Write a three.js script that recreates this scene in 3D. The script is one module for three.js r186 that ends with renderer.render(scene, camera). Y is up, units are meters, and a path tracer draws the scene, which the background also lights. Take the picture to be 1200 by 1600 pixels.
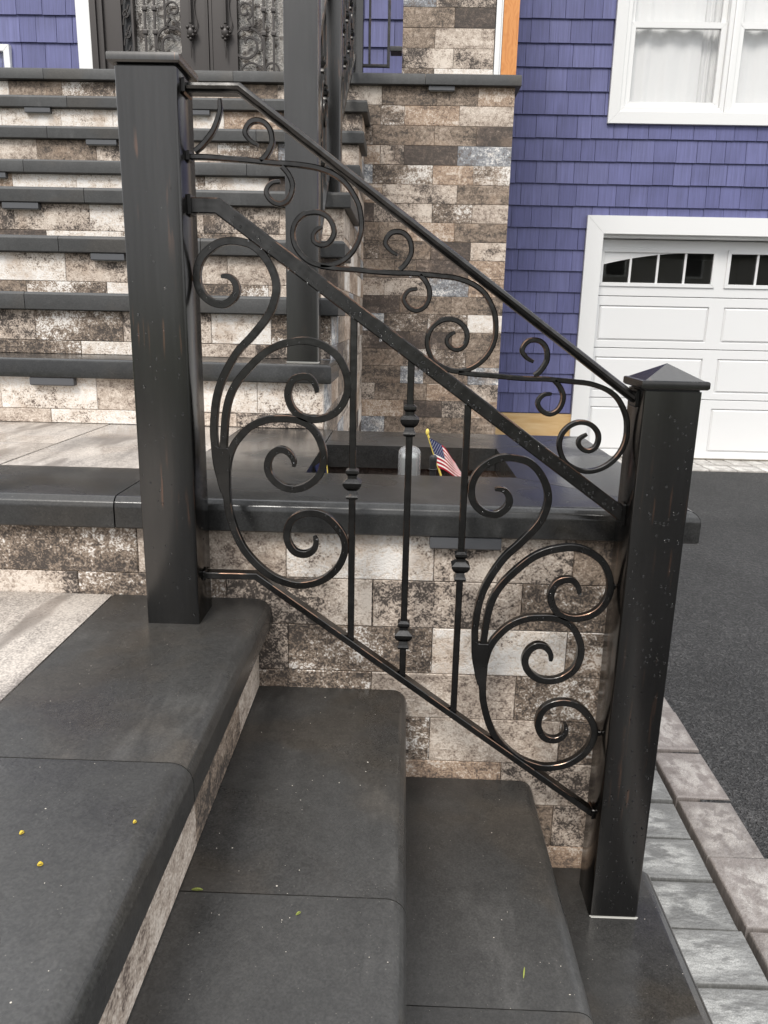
import * as THREE from 'three';
import { toCreasedNormals, mergeGeometries } from 'three/addons/utils/BufferGeometryUtils.js';

// ---------------------------------------------------------------- camera, sky, sun, exposure
const EYE = 1.45;                       // metres from the lower paving to the camera
const scene = new THREE.Scene();
const camera = new THREE.PerspectiveCamera(2 * Math.atan(800 / 1184.1) * 180 / Math.PI, 0.75, 0.05, 600);
camera.rotation.order = 'YXZ';
camera.rotation.set(-0.2528, 0.0218, 0.0214);
camera.position.set(0, EYE, 0);
const renderer = new THREE.WebGLRenderer();
renderer.toneMapping = THREE.LinearToneMapping;
renderer.toneMappingExposure = 1.76;
renderer.shadowMap.enabled = true;

// noise helpers (seeded)
function rng(seed) { let a = seed >>> 0; return () => { a = (a + 0x6D2B79F5) >>> 0; let t = a; t = Math.imul(t ^ (t >>> 15), t | 1); t ^= t + Math.imul(t ^ (t >>> 7), t | 61); return ((t ^ (t >>> 14)) >>> 0) / 4294967296; }; }
const R0 = rng(11);
function noiseGrid(nx, ny, seed) { const r = rng(seed); const g = new Float32Array(nx * ny); for (let i = 0; i < g.length; i++) g[i] = r(); return g; }
function vnoise(nx, ny, seed) {         // periodic value noise on the unit square
  const g = noiseGrid(nx, ny, seed);
  return (u, v) => {
    let x = u * nx, y = v * ny; let xi = Math.floor(x), yi = Math.floor(y); let fx = x - xi, fy = y - yi;
    fx = fx * fx * (3 - 2 * fx); fy = fy * fy * (3 - 2 * fy);
    xi = ((xi % nx) + nx) % nx; yi = ((yi % ny) + ny) % ny; const x1 = (xi + 1) % nx, y1 = (yi + 1) % ny;
    return (g[yi * nx + xi] * (1 - fx) + g[yi * nx + x1] * fx) * (1 - fy) + (g[y1 * nx + xi] * (1 - fx) + g[y1 * nx + x1] * fx) * fy;
  };
}
function fbm(nx, ny, oct, seed) {
  const l = []; for (let i = 0; i < oct; i++) l.push(vnoise(nx << i, ny << i, seed + i * 17));
  return (u, v) => { let s = 0, a = 1, t = 0; for (const f of l) { s += f(u, v) * a; t += a; a *= 0.55; } return s / t; };
}
const clamp = (x, a = 0, b = 1) => Math.min(b, Math.max(a, x));
const sstep = (a, b, x) => { const t = clamp((x - a) / (b - a)); return t * t * (3 - 2 * t); };
const mix = (a, b, t) => a + (b - a) * t;
const mix3 = (a, b, t) => [mix(a[0], b[0], t), mix(a[1], b[1], t), mix(a[2], b[2], t)];
const srgb = (h) => [((h >> 16) & 255) / 255, ((h >> 8) & 255) / 255, (h & 255) / 255];
function tex(w, h, fn, colour = true) {  // fn(u,v) -> [r,g,b] in 0..1 (sRGB when colour)
  const d = new Uint8Array(w * h * 4);
  for (let y = 0; y < h; y++) for (let x = 0; x < w; x++) {
    const c = fn((x + 0.5) / w, (y + 0.5) / h, x, y); const i = (y * w + x) * 4;
    d[i] = clamp(c[0]) * 255; d[i + 1] = clamp(c[1]) * 255; d[i + 2] = clamp(c[2]) * 255; d[i + 3] = 255;
  }
  const t = new THREE.DataTexture(d, w, h, THREE.RGBAFormat); t.wrapS = t.wrapT = THREE.RepeatWrapping; t.magFilter = THREE.LinearFilter; t.minFilter = THREE.LinearMipmapLinearFilter; t.generateMipmaps = true;
  if (colour) t.colorSpace = THREE.SRGBColorSpace; t.needsUpdate = true; return t;
}
const grey = (w, h, fn) => tex(w, h, (u, v, x, y) => { const g = fn(u, v, x, y); return [g, g, g]; }, false);

{ // overcast sky: even cloud deck, brighter overhead, slow soft variation
  const w = 256, h = 128, d = new Float32Array(w * h * 4); const n = fbm(6, 4, 4, 71);
  for (let y = 0; y < h; y++) for (let x = 0; x < w; x++) {
    const v = (y + 0.5) / h; const el = Math.sin((v - 0.5) * Math.PI);
    const s = Math.max(0, el); const c = 0.9 + 0.2 * n(x / w, v);
    const L = 0.98 * (0.47 + 0.92 * s) * c; const i = (y * w + x) * 4;
    d[i] = L * 0.985; d[i + 1] = L; d[i + 2] = L * 1.03; d[i + 3] = 1;
  }
  const sky = new THREE.DataTexture(d, w, h, THREE.RGBAFormat, THREE.FloatType);
  sky.mapping = THREE.EquirectangularReflectionMapping; sky.magFilter = THREE.LinearFilter; sky.minFilter = THREE.LinearFilter; sky.needsUpdate = true;
  scene.background = sky; scene.environment = sky;
}
const sun = new THREE.DirectionalLight(0xfffaf3, 1.4);
sun.position.set(-3.2, 11.0, 6.2); sun.target.position.set(0, 0.5, -2.5); sun.castShadow = true; sun.shadow.radius = 34;
sun.shadow.mapSize.set(2048, 2048); Object.assign(sun.shadow.camera, { left: -9, right: 9, top: 9, bottom: -9, near: 0.5, far: 40 });
scene.add(sun, sun.target);

// ---------------------------------------------------------------- geometry helpers (coordinates: eye at y = 0, finish() lifts by EYE)
function triGeo(tri) { const g = new THREE.BufferGeometry(); g.setAttribute('position', new THREE.Float32BufferAttribute(tri, 3)); return g; }
// convex polygon in plan [[x,z]...], some edges rounded at the top (and a touch at the bottom)
function prismTris(poly, round, yTop, t, r, n, rb = 0.003) {
  const N = poly.length; let area = 0; for (let i = 0; i < N; i++) { const a = poly[i], b = poly[(i + 1) % N]; area += a[0] * b[1] - b[0] * a[1]; }
  const sgn = area > 0 ? 1 : -1;
  const inset = (k) => { // offset rounded edges inwards by k
    const lines = poly.map((a, i) => { const b = poly[(i + 1) % N]; const dx = b[0] - a[0], dz = b[1] - a[1], L = Math.hypot(dx, dz); const nx = -dz / L * sgn, nz = dx / L * sgn; const o = round[i] ? k : 0; return [a[0] + nx * o, a[1] + nz * o, dx, dz]; });
    return lines.map((l, i) => { const m = lines[(i + N - 1) % N]; const det = m[2] * l[3] - m[3] * l[2]; const s = ((l[0] - m[0]) * l[3] - (l[1] - m[1]) * l[2]) / det; return [m[0] + m[2] * s, m[1] + m[3] * s]; });
  };
  const rings = [[inset(rb), yTop - t], [inset(0), yTop - t + rb]]; const hold = n > 1 && t > r + rb + 0.003; if (hold) { rings.push([inset(0), yTop - t + rb + 0.0008], [inset(0), yTop - r - 0.0008]); }
  for (let i = 0; i <= n; i++) { const a = i / n * Math.PI / 2; rings.push([inset(r * (1 - Math.cos(a))), yTop - r + r * Math.sin(a)]); }
  if (hold) rings.push([inset(r + 0.0008), yTop]);
  const T = []; const push = (a, ya, b, yb, c, yc) => { if (sgn > 0) T.push(a[0], ya, a[1], c[0], yc, c[1], b[0], yb, b[1]); else T.push(a[0], ya, a[1], b[0], yb, b[1], c[0], yc, c[1]); };
  for (let k = 0; k + 1 < rings.length; k++) { const [A, ya] = rings[k], [B, yb] = rings[k + 1]; for (let i = 0; i < N; i++) { const j = (i + 1) % N; push(A[i], ya, A[j], ya, B[j], yb); push(A[i], ya, B[j], yb, B[i], yb); } }
  const [top, yt] = rings[rings.length - 1]; for (let i = 1; i + 1 < N; i++) push(top[0], yt, top[i], yt, top[i + 1], yt);
  const [bot, yb] = rings[0]; for (let i = 1; i + 1 < N; i++) push(bot[0], yb, bot[i + 1], yb, bot[i], yb);
  return T;
}
function boxUV(g, s, ou = 0, ov = 0, swap = false) { // box projection, uv in metres / s
  const p = g.attributes.position, n = g.attributes.normal, uv = new Float32Array(p.count * 2);
  for (let i = 0; i < p.count; i += 3) {
    let nx = 0, ny = 0, nz = 0; for (let k = 0; k < 3; k++) { nx += n.getX(i + k); ny += n.getY(i + k); nz += n.getZ(i + k); }
    nx = Math.abs(nx); ny = Math.abs(ny); nz = Math.abs(nz);
    for (let k = 0; k < 3; k++) { const x = p.getX(i + k), y = p.getY(i + k), z = p.getZ(i + k); let a, b; if (ny >= nx && ny >= nz) { a = x; b = z; } else if (nz >= nx) { a = x; b = y; } else { a = z; b = y; } if (swap) { const t = a; a = b; b = t; } uv[(i + k) * 2] = a / s + ou; uv[(i + k) * 2 + 1] = b / s + ov; }
  }
  g.setAttribute('uv', new THREE.BufferAttribute(uv, 2)); return g;
}
function slabGeo(poly, round, yTop, t, r = 0.022, n = 6, s = 1, off = null) { const g = toCreasedNormals(triGeo(prismTris(poly, round, yTop, t, r, n)), 0.6); const o = off || [R0(), R0()]; return boxUV(g, s, o[0], o[1]); }
const rect = (x0, x1, z0, z1) => [[x0, z0], [x1, z0], [x1, z1], [x0, z1]]; // edges: back(z0), right, front(z1), left
// block whose outer face looks along +z (dir 'z') or +x (dir 'x'), edges chamfered
function blockGeo(u0, u1, y0, y1, front, depth, dir = 'z', c = 0.0022, s = 0.6, tilt = 0) {
  const g0 = triGeo(prismTris(rect(u0, u1, y0, y1), [1, 1, 1, 1], depth, depth, c, 1, 0.0));
  // plan(x, y-up, z) -> stand it up: (x, z=>y, y=>outward)
  const p = g0.attributes.position;
  for (let i = 0; i < p.count; i += 3) for (let k = 0; k < 3; k++) {
    const a = p.getX(i + k), h = p.getY(i + k), b = p.getZ(i + k); const f = front - depth + h + (h > depth * 0.5 ? tilt * ((a - u0) / (u1 - u0) - 0.5) : 0);
    if (dir === 'z') p.setXYZ(i + k, a, b, f); else p.setXYZ(i + k, f, b, -a);
  }
  if (dir === 'z') { // handedness: (x,y,z)->(x,z,y) flips
    for (let i = 0; i < p.count; i += 3) { const x = p.getX(i + 1), y = p.getY(i + 1), z = p.getZ(i + 1); p.setXYZ(i + 1, p.getX(i + 2), p.getY(i + 2), p.getZ(i + 2)); p.setXYZ(i + 2, x, y, z); }
  } else { for (let i = 0; i < p.count; i += 3) { const x = p.getX(i + 1), y = p.getY(i + 1), z = p.getZ(i + 1); p.setXYZ(i + 1, p.getX(i + 2), p.getY(i + 2), p.getZ(i + 2)); p.setXYZ(i + 2, x, y, z); } }
  const g = toCreasedNormals(g0, 0.3); return boxUV(g, s, R0(), R0());
}
function boxGeo(x0, x1, y0, y1, z0, z1, s = 1, swap = false) { const g = new THREE.BoxGeometry(x1 - x0, y1 - y0, z1 - z0).toNonIndexed(); g.translate((x0 + x1) / 2, (y0 + y1) / 2, (z0 + z1) / 2); return boxUV(g, s, R0(), R0(), swap); }
function roundBox(x0, x1, y0, y1, z0, z1, r = 0.003, n = 2, s = 1, off = null) { return slabGeo(rect(x0, x1, z0, z1), [1, 1, 1, 1], y1, y1 - y0, r, n, s, off); }
// sweep an octagonal bar along a planar path (x,y) at depth z; hw half width in plane, hd half depth; taper: [start, end] scale
function catmull(pts, per = 5) { const c = new THREE.CatmullRomCurve3(pts.map((p) => new THREE.Vector3(p[0], p[1], 0)), false, 'centripetal'); return c.getSpacedPoints((pts.length - 1) * per).map((p) => [p.x, p.y]); }
function sweepGeo(P, z, hw, hd, o = {}) {
  const { t0 = 1, t1 = 1, ch = 0.15, prof = null, taperLen = 0.05, zx = null } = o; const N = P.length; const T = [], U = [];
  const c = ch * Math.min(hw, hd);
  const sec = prof || [[hw, -hd + c], [hw, hd - c], [hw - c, hd], [-hw + c, hd], [-hw, hd - c], [-hw, -hd + c], [-hw + c, -hd], [hw - c, -hd]];
  const M = sec.length; let len = [0]; for (let i = 1; i < N; i++) len.push(len[i - 1] + Math.hypot(P[i][0] - P[i - 1][0], P[i][1] - P[i - 1][1])); const tot = len[N - 1];
  const V = []; for (let i = 0; i < N; i++) {
    let ax = 0, ay = 0, bx = 0, by = 0; if (i > 0) { ax = P[i][0] - P[i - 1][0]; ay = P[i][1] - P[i - 1][1]; const l = Math.hypot(ax, ay) || 1; ax /= l; ay /= l; } if (i < N - 1) { bx = P[i + 1][0] - P[i][0]; by = P[i + 1][1] - P[i][1]; const l = Math.hypot(bx, by) || 1; bx /= l; by /= l; }
    if (i === 0) { ax = bx; ay = by; } if (i === N - 1) { bx = ax; by = ay; }
    let tx = ax + bx, ty = ay + by; const l = Math.hypot(tx, ty) || 1; tx /= l; ty /= l; const cosH = Math.max(0.5, tx * ax + ty * ay);
    let k = 1; if (len[i] < taperLen) k *= mix(t0, 1, Math.sqrt(len[i] / taperLen)); if (tot - len[i] < taperLen) k *= mix(t1, 1, Math.sqrt((tot - len[i]) / taperLen));
    V.push(sec.map(([a, b]) => [P[i][0] - ty * a * k / cosH, P[i][1] + tx * a * k / cosH, z + b * (0.6 + 0.4 * k)]));
  }
  const v0 = R0() * 5, oz = (i, j) => j % 2 === 1 ? 0.75 : 0.25; // chamfer faces read the worn half of the map
  for (let i = 0; i + 1 < N; i++) for (let j = 0; j < M; j++) {
    const k = (j + 1) % M; const a = V[i][j], b = V[i][k], d = V[i + 1][j], e = V[i + 1][k]; T.push(...a, ...b, ...e, ...a, ...e, ...d);
    const w = prof ? 0.25 : oz(i, j), ja = w - 0.2 + 0.4 * (j / M), jb = w - 0.2 + 0.4 * ((j + 1) / M), va = len[i] / 0.5 + v0, vb = len[i + 1] / 0.5 + v0; U.push(ja, va, jb, va, jb, vb, ja, va, jb, vb, ja, vb);
  }
  for (const [i, f] of [[0, 1], [N - 1, -1]]) for (let j = 1; j + 1 < M; j++) { const a = V[i][0], b = V[i][j], d = V[i][j + 1]; if (f > 0) T.push(...a, ...d, ...b); else T.push(...a, ...b, ...d); U.push(0.1, 0, 0.2, 0, 0.2, 0.1); }
  // orientation: fix so that faces look outwards
  const g = triGeo(T); g.setAttribute('uv', new THREE.Float32BufferAttribute(U, 2));
  const p = g.attributes.position, uv = g.attributes.uv; // test the first face
  const A = new THREE.Vector3().fromBufferAttribute(p, 0), B = new THREE.Vector3().fromBufferAttribute(p, 1), C = new THREE.Vector3().fromBufferAttribute(p, 2); const nn = B.clone().sub(A).cross(C.clone().sub(A)); const ctr = new THREE.Vector3(P[0][0], P[0][1], z);
  if (nn.dot(A.clone().add(B).add(C).divideScalar(3).sub(ctr)) < 0) for (let i = 0; i < p.count; i += 3) { const q = [p.getX(i + 1), p.getY(i + 1), p.getZ(i + 1)], w = [uv.getX(i + 1), uv.getY(i + 1)]; p.setXYZ(i + 1, p.getX(i + 2), p.getY(i + 2), p.getZ(i + 2)); uv.setXY(i + 1, uv.getX(i + 2), uv.getY(i + 2)); p.setXYZ(i + 2, ...q); uv.setXY(i + 2, ...w); }
  return toCreasedNormals(g, 0.6);
}
function fitUV(g, x0, x1, z0, z1) { const p = g.attributes.position, uv = g.attributes.uv, fu = R0() < 0.5, fv = R0() < 0.5; for (let i = 0; i < p.count; i++) { const a = (p.getX(i) - x0) / (x1 - x0), b = (p.getZ(i) - z0) / (z1 - z0); uv.setXY(i, clamp(fu ? a : 1 - a, 0.003, 0.997), clamp(fv ? b : 1 - b, 0.003, 0.997)); } }
const used = {};
const numbered = (n) => { if (!(n in used)) { used[n] = 0; return n; } used[n]++; return n + '_' + String(used[n]).padStart(3, '0'); };
function mesh(name, geo, mat, parent) { const m = new THREE.Mesh(geo, mat); m.name = name; m.castShadow = m.receiveShadow = true; if (parent) parent.add(m); return m; }
function sub(name, parent) { const g = new THREE.Group(); g.name = name; parent.add(g); return g; }
function thing(name, label, category, group) { const g = new THREE.Group(); g.name = numbered(name); g.userData = { label, category }; if (group) g.userData.group = group; return g; }
function structure(name, label) { const g = new THREE.Group(); g.name = numbered(name); g.userData = { kind: 'structure', label }; return g; }
function finish(g) { // move the origin to the base of the thing and lift to world height
  g.updateMatrixWorld(true); const b = new THREE.Box3().setFromObject(g); const c = b.getCenter(new THREE.Vector3()); c.y = b.min.y;
  for (const k of g.children) k.position.sub(c); g.position.set(c.x, c.y + EYE, c.z); scene.add(g); return g;
}
const std = (o) => new THREE.MeshStandardMaterial(o);
const phys = (o) => new THREE.MeshPhysicalMaterial(o);
const lin = (r, g, b) => new THREE.Color().setRGB(r, g, b);

// ---------------------------------------------------------------- materials
function stoneMats() {
  const pal = { cream: srgb(0xd9cdc0), sand: srgb(0xb3a496), brown: srgb(0x887869), umber: srgb(0x63574f), dark: srgb(0x47403b), tan: srgb(0xa68e79), blue: srgb(0x85888d), white: srgb(0xe8e3dd) };
  const kinds = [ // [bias, blotch strength, mid colour, dark colour, light colour, grain]
    [0.60, 0.42, 'sand', 'umber', 'cream', 0.85], [0.52, 0.85, 'sand', 'dark', 'cream', 1.05], [0.46, 0.45, 'brown', 'dark', 'sand', 0.85], [0.36, 0.42, 'umber', 'dark', 'sand', 0.8],
    [0.54, 0.40, 'tan', 'umber', 'cream', 0.9], [0.50, 0.66, 'brown', 'dark', 'white', 1.05], [0.50, 0.40, 'blue', 'umber', 'white', 0.85], [0.66, 0.40, 'cream', 'umber', 'white', 0.95]];
  return kinds.map(([bias, bl, m, d, l, gr], i) => {
    const blot = fbm(4, 5, 4, 100 + i * 31), midn = fbm(40, 44, 2, 300 + i * 13), grain = vnoise(250, 250, 500 + i), grain2 = vnoise(140, 150, 700 + i), warm = fbm(5, 6, 3, 900 + i), spk = noiseGrid(512, 512, 40 + i), streak = fbm(3, 26, 3, 950 + i);
    const hgt = new Float32Array(512 * 512);
    const map = tex(512, 512, (u, v, x, y) => {
      let t = bias + (blot(u, v) - 0.5) * bl * 1.9 + (midn(u, v) - 0.5) * 0.6 + ((grain(u, v) - 0.5) * 0.62 + (grain2(u, v) - 0.5) * 0.46 + (spk[y * 512 + x] - 0.5) * 0.26) * gr + (streak(u, v) - 0.5) * 0.5;
      hgt[y * 512 + x] = clamp(t);
      let c = t < 0.5 ? mix3(pal[d], pal[m], sstep(0.02, 0.5, t)) : mix3(pal[m], pal[l], sstep(0.5, 0.95, t));
      const w = sstep(0.56, 0.8, warm(u, v)); c = mix3(c, mix3(c, pal.tan, 0.5), w * 0.7);
      return c;
    });
    const bump = grey(512, 512, (u, v, x, y) => 0.2 + 0.25 * hgt[y * 512 + x] + 0.25 * grain(u, v) + 0.3 * midn(u, v));
    return std({ map, bumpMap: bump, bumpScale: 0.0026, roughness: 0.8 });
  });
}
const STONE = stoneMats();
function pickStone(w) { let t = R0() * w.reduce((a, b) => a + b, 0); for (let i = 0; i < w.length; i++) { t -= w[i]; if (t <= 0) return STONE[i]; } return STONE[0]; }
const mortar = std({ color: lin(0.03, 0.027, 0.025), roughness: 0.95 });
const concrete = std({ color: lin(0.12, 0.115, 0.11), roughness: 0.95 });

// dark concrete coping, dry-ish and wet
const copeCloud = fbm(3, 3, 5, 1201), copeGrain = vnoise(420, 420, 1203), copeScuff = fbm(26, 7, 3, 1207), copeDust = noiseGrid(1024, 1024, 1209), copeWet = fbm(4, 4, 4, 1213), copeFine = fbm(60, 60, 3, 1217), copeStain = fbm(5, 5, 4, 1219), copePit = vnoise(900, 900, 1223);
const copeMap = (k, warm) => tex(1024, 1024, (u, v, x, y) => {
  let t = 0.212 * k + (copeCloud(u, v) - 0.5) * 0.09 + (copeGrain(u, v) - 0.5) * 0.05 + (copeFine(u, v) - 0.5) * 0.04 + (copePit(u, v) - 0.5) * 0.045 + sstep(0.56, 0.78, copeScuff(u, v)) * 0.05 * sstep(0.4, 0.6, copeCloud(v, u));
  const b = sstep(0.5, 0.72, copeStain(u, v)) * 0.06 + warm; let c = [t * (1.0 + b), t * (1.0 + b * 0.25), t * (0.99 - b * 0.6)]; if (copeDust[y * 1024 + x] > 0.9994) c = [0.5, 0.48, 0.45]; return c;
});
const copeBump = grey(512, 512, (u, v) => 0.5 + (copeGrain(u, v) - 0.5) * 0.4 + (copeCloud(u, v) - 0.5) * 0.3);
const coping = std({ map: copeMap(1.0, 0.022), bumpMap: copeBump, bumpScale: 0.0004, roughnessMap: grey(512, 512, (u, v) => mix(0.24, 0.44, sstep(0.35, 0.6, copeWet(u, v)))), roughness: 1 });
const copingDamp = std({ map: coping.map, bumpMap: copeBump, bumpScale: 0.00015, roughnessMap: grey(512, 512, (u, v) => mix(0.05, 0.3, sstep(0.42, 0.56, copeWet(u, v)))), roughness: 1 });
const copingWet = std({ map: copeMap(0.86, 0.0), bumpMap: copeBump, bumpScale: 0.0003, roughnessMap: grey(512, 512, (u, v) => mix(0.17, 0.34, sstep(0.42, 0.66, copeWet(u, v)))), roughness: 1 });
const copingStair = std({ map: copeMap(1.06, 0.0), bumpMap: copeBump, bumpScale: 0.0006, roughness: 0.5 });

// porcelain-like paving tile, light with grey streaks
const tileS = fbm(40, 4, 4, 1301), tileC = fbm(4, 4, 4, 1303), tileG = vnoise(380, 380, 1305), tileD = fbm(9, 3, 4, 1311);
const tileMat = std({ map: tex(1024, 1024, (u, v) => { let t = 0.56 + (tileS(u, v) - 0.5) * 0.28 + (tileC(u, v) - 0.5) * 0.55 + (tileG(u, v) - 0.5) * 0.45; let c = mix3(srgb(0x69635e), srgb(0xc5bcb2), sstep(0.15, 0.9, t)); c = mix3(c, srgb(0x5a524c), sstep(0.6, 0.75, tileD(u, v)) * 0.55 * tileG(u, v) * 1.6); return c; }), roughnessMap: grey(512, 512, (u, v) => mix(0.16, 0.5, sstep(0.35, 0.65, tileC(v, u)))), roughness: 1 });

// wrought iron: left half plain, right half rubbed to copper (used on arrises)
const irC = fbm(3, 24, 4, 1401), irW = fbm(8, 18, 4, 1403), irF = vnoise(120, 30, 1405), irH = fbm(10, 40, 3, 1409);
const ironMap = tex(256, 512, (u, v) => { const worn = u > 0.5; let t = 0.275 + (irC(u, v) - 0.5) * 0.1 + (irF(u, v) - 0.5) * 0.04; let c = [t, t * 0.985, t * 0.97]; const th = worn ? 0.5 : 0.8; const k = sstep(th, th + 0.12, irW(u, v)) * (worn ? 0.7 : 0.4); return mix3(c, srgb(0x97745f), k); });
const iron = phys({ map: ironMap, bumpMap: grey(256, 512, (u, v) => 0.5 + (irH(u, v) - 0.5)), bumpScale: 0.0003, roughness: 0.27, metalness: 1 });
const poC = fbm(5, 3, 4, 1421), poS = fbm(170, 10, 3, 1423), poM = fbm(4, 5, 3, 1425), poF = vnoise(300, 12, 1427);
const postMat = phys({ map: tex(1024, 1024, (u, v) => { let t = 0.335 + (poC(u, v) - 0.5) * 0.05 + (poF(u, v) - 0.5) * 0.018; let c = [t, t * 0.988, t * 0.975]; const k = sstep(0.68, 0.8, poS(u, v)) * sstep(0.46, 0.62, poM(u, v)); return mix3(c, srgb(0x977565), k * 0.6); }), roughnessMap: grey(512, 512, (u, v) => mix(0.19, 0.28, poC(u, v))), roughness: 1, metalness: 1 });
const caulk = std({ color: lin(0.4, 0.39, 0.36), roughness: 0.6 });
const dropMat = phys({ color: 0xffffff, transmission: 1, thickness: 0.003, ior: 1.33, roughness: 0.02 });

// siding shingles
function shingleMat(base, seed) {
  const g1 = fbm(70, 3, 3, seed), g2 = vnoise(260, 6, seed + 5), cl = fbm(4, 4, 3, seed + 9);
  const map = tex(512, 512, (u, v) => { const t = 1 + (g1(u, v) - 0.5) * 0.16 + (g2(u, v) - 0.5) * 0.1 + (cl(u, v) - 0.5) * 0.12; return [base[0] * t, base[1] * t, base[2] * t]; });
  return std({ map, bumpMap: grey(512, 512, (u, v) => g1(u, v) * 0.6 + g2(u, v) * 0.4), bumpScale: 0.002, roughness: 0.62 });
}
const SH = [shingleMat(srgb(0x5d5f89), 1501), shingleMat(srgb(0x585a84), 1521), shingleMat(srgb(0x63658f), 1541)];
const white = std({ color: lin(0.78, 0.78, 0.77), roughness: 0.45 });
const doorWhite = std({ color: lin(0.74, 0.74, 0.735), roughness: 0.4 });
const firGrain = fbm(30, 2, 4, 1601), firRing = fbm(5, 2, 3, 1603);
const fir = std({ map: tex(256, 1024, (u, v) => { const r = 0.5 + 0.5 * Math.sin((u * 9 + firRing(u, v) * 7) * 6.283); return mix3(srgb(0xe0a263), srgb(0xb9713a), 0.25 + 0.5 * r * firGrain(u, v) + 0.25 * firGrain(u, v)); }), roughness: 0.7 });
const plyN = fbm(4, 30, 4, 1611);
const ply = std({ map: tex(512, 256, (u, v) => mix3(srgb(0xe3c79a), srgb(0xc39a62), plyN(u, v))), roughness: 0.75 });
const glassPane = phys({ color: 0xffffff, transmission: 1, thickness: 0, roughness: 0.02, ior: 1.5 });
const roomDark = std({ color: lin(0.3, 0.29, 0.28), roughness: 0.9 });
const roomLight = std({ color: lin(0.6, 0.6, 0.58), roughness: 0.9 });
const bronze = phys({ color: lin(0.045, 0.039, 0.036), roughness: 0.4, metalness: 0.3 });
const black = std({ color: lin(0.02, 0.02, 0.021), roughness: 0.45 });
const lampBlack = std({ color: lin(0.085, 0.087, 0.093), roughness: 0.45 });

// asphalt, pavers
const asG = vnoise(500, 500, 1701), asG2 = vnoise(260, 260, 1703), asC = fbm(5, 5, 4, 1705), asN = noiseGrid(1024, 1024, 1707), asB = vnoise(130, 130, 1709);
const asphalt = std({ map: tex(1024, 1024, (u, v, x, y) => { let t = 0.12 + (asG(u, v) - 0.5) * 0.28 + (asG2(u, v) - 0.5) * 0.2 + (asB(u, v) - 0.5) * 0.16 + (asC(u, v) - 0.5) * 0.1; if (asN[y * 1024 + x] > 0.9992) t += 0.22; return [t * 1.01, t * 0.995, t * 0.99]; }), bumpMap: grey(1024, 1024, (u, v) => asG(u, v) * 0.25 + asG2(u, v) * 0.4 + asB(u, v) * 0.35), bumpScale: 0.012, roughness: 0.62 });
function paverMat(a, b, c, seed) {
  const n = fbm(4, 4, 4, seed), w = fbm(7, 9, 4, seed + 3), g = vnoise(170, 170, seed + 7), s = fbm(12, 12, 3, seed + 11), e = fbm(5, 5, 3, seed + 15);
  return std({ map: tex(512, 512, (u, v) => { let k = mix3(a, b, n(u, v)); const d = Math.min(u, 1 - u, v, 1 - v) + (e(u, v) - 0.5) * 0.3; const m = sstep(0.02, 0.3, d) * sstep(0.3, 0.62, w(u, v)); k = mix3(k, c, m * (0.5 + 0.5 * g(u, v))); const q = 1 + (g(u, v) - 0.5) * 0.25; return [k[0] * q, k[1] * q, k[2] * q]; }), bumpMap: grey(512, 512, (u, v) => w(u, v) * 0.6 + s(u, v) * 0.4), bumpScale: 0.007, roughness: 0.3 });
}
const PG = [paverMat(srgb(0x5f5f5d), srgb(0x747472), srgb(0xa3a3a0), 1801), paverMat(srgb(0x5a5a58), srgb(0x6e6e6c), srgb(0x999996), 1831), paverMat(srgb(0x626260), srgb(0x787876), srgb(0x9f9f9c), 1835)];
const PB = [paverMat(srgb(0x6c6561), srgb(0x837c78), srgb(0xa8a39e), 1861), paverMat(srgb(0x66605c), srgb(0x7c7672), srgb(0x9e9994), 1891), paverMat(srgb(0x6f6965), srgb(0x867f7b), srgb(0xa9a5a0), 1895)];
const soilN = fbm(30, 30, 3, 1921);
const mulch = std({ map: tex(256, 256, (u, v) => mix3(srgb(0x1d120d), srgb(0x5a3324), soilN(u, v))), bumpMap: grey(256, 256, (u, v) => soilN(u, v)), bumpScale: 0.02, roughness: 0.95 });
const grassN = fbm(60, 60, 3, 1931);
const lawn = std({ map: tex(256, 256, (u, v) => mix3(srgb(0x333a20), srgb(0x5a6236), grassN(u, v))), roughness: 0.95 });

// ---------------------------------------------------------------- ground
const slope = 0.0357, groundY = (z) => -1.446 + (-1.5 - z) * slope;
{
  const s = structure('ground', 'grass and soil around the house'); const g = new THREE.PlaneGeometry(500, 500).toNonIndexed(); g.rotateX(-Math.PI / 2); g.translate(0, -1.95, 0); boxUV(g, 2.5); mesh('lawn_surface', g, lawn, s); finish(s);
}
{ // asphalt drive, one sheet that climbs gently to the garage; level street beyond
  const s = structure('driveway', 'wet black asphalt driveway rising to the garage'); const xs = [1.0, 14], T = [];
  const q = (x0, x1, z0, z1, y0, y1) => T.push(x0, y1, z1, x1, y1, z1, x1, y0, z0, x0, y1, z1, x1, y0, z0, x0, y0, z0);
  q(0.95, 14, -6.62, 9, groundY(-6.62), groundY(9)); q(-14, 0.95, 1.3, 9, groundY(1.3), groundY(9)); q(-60, 60, 9, 17, groundY(9), groundY(9) - 0.02);
  const g = triGeo(T); g.computeVertexNormals(); boxUV(g, 1.1); mesh('asphalt_surface', g, asphalt, s); finish(s);
}
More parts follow.
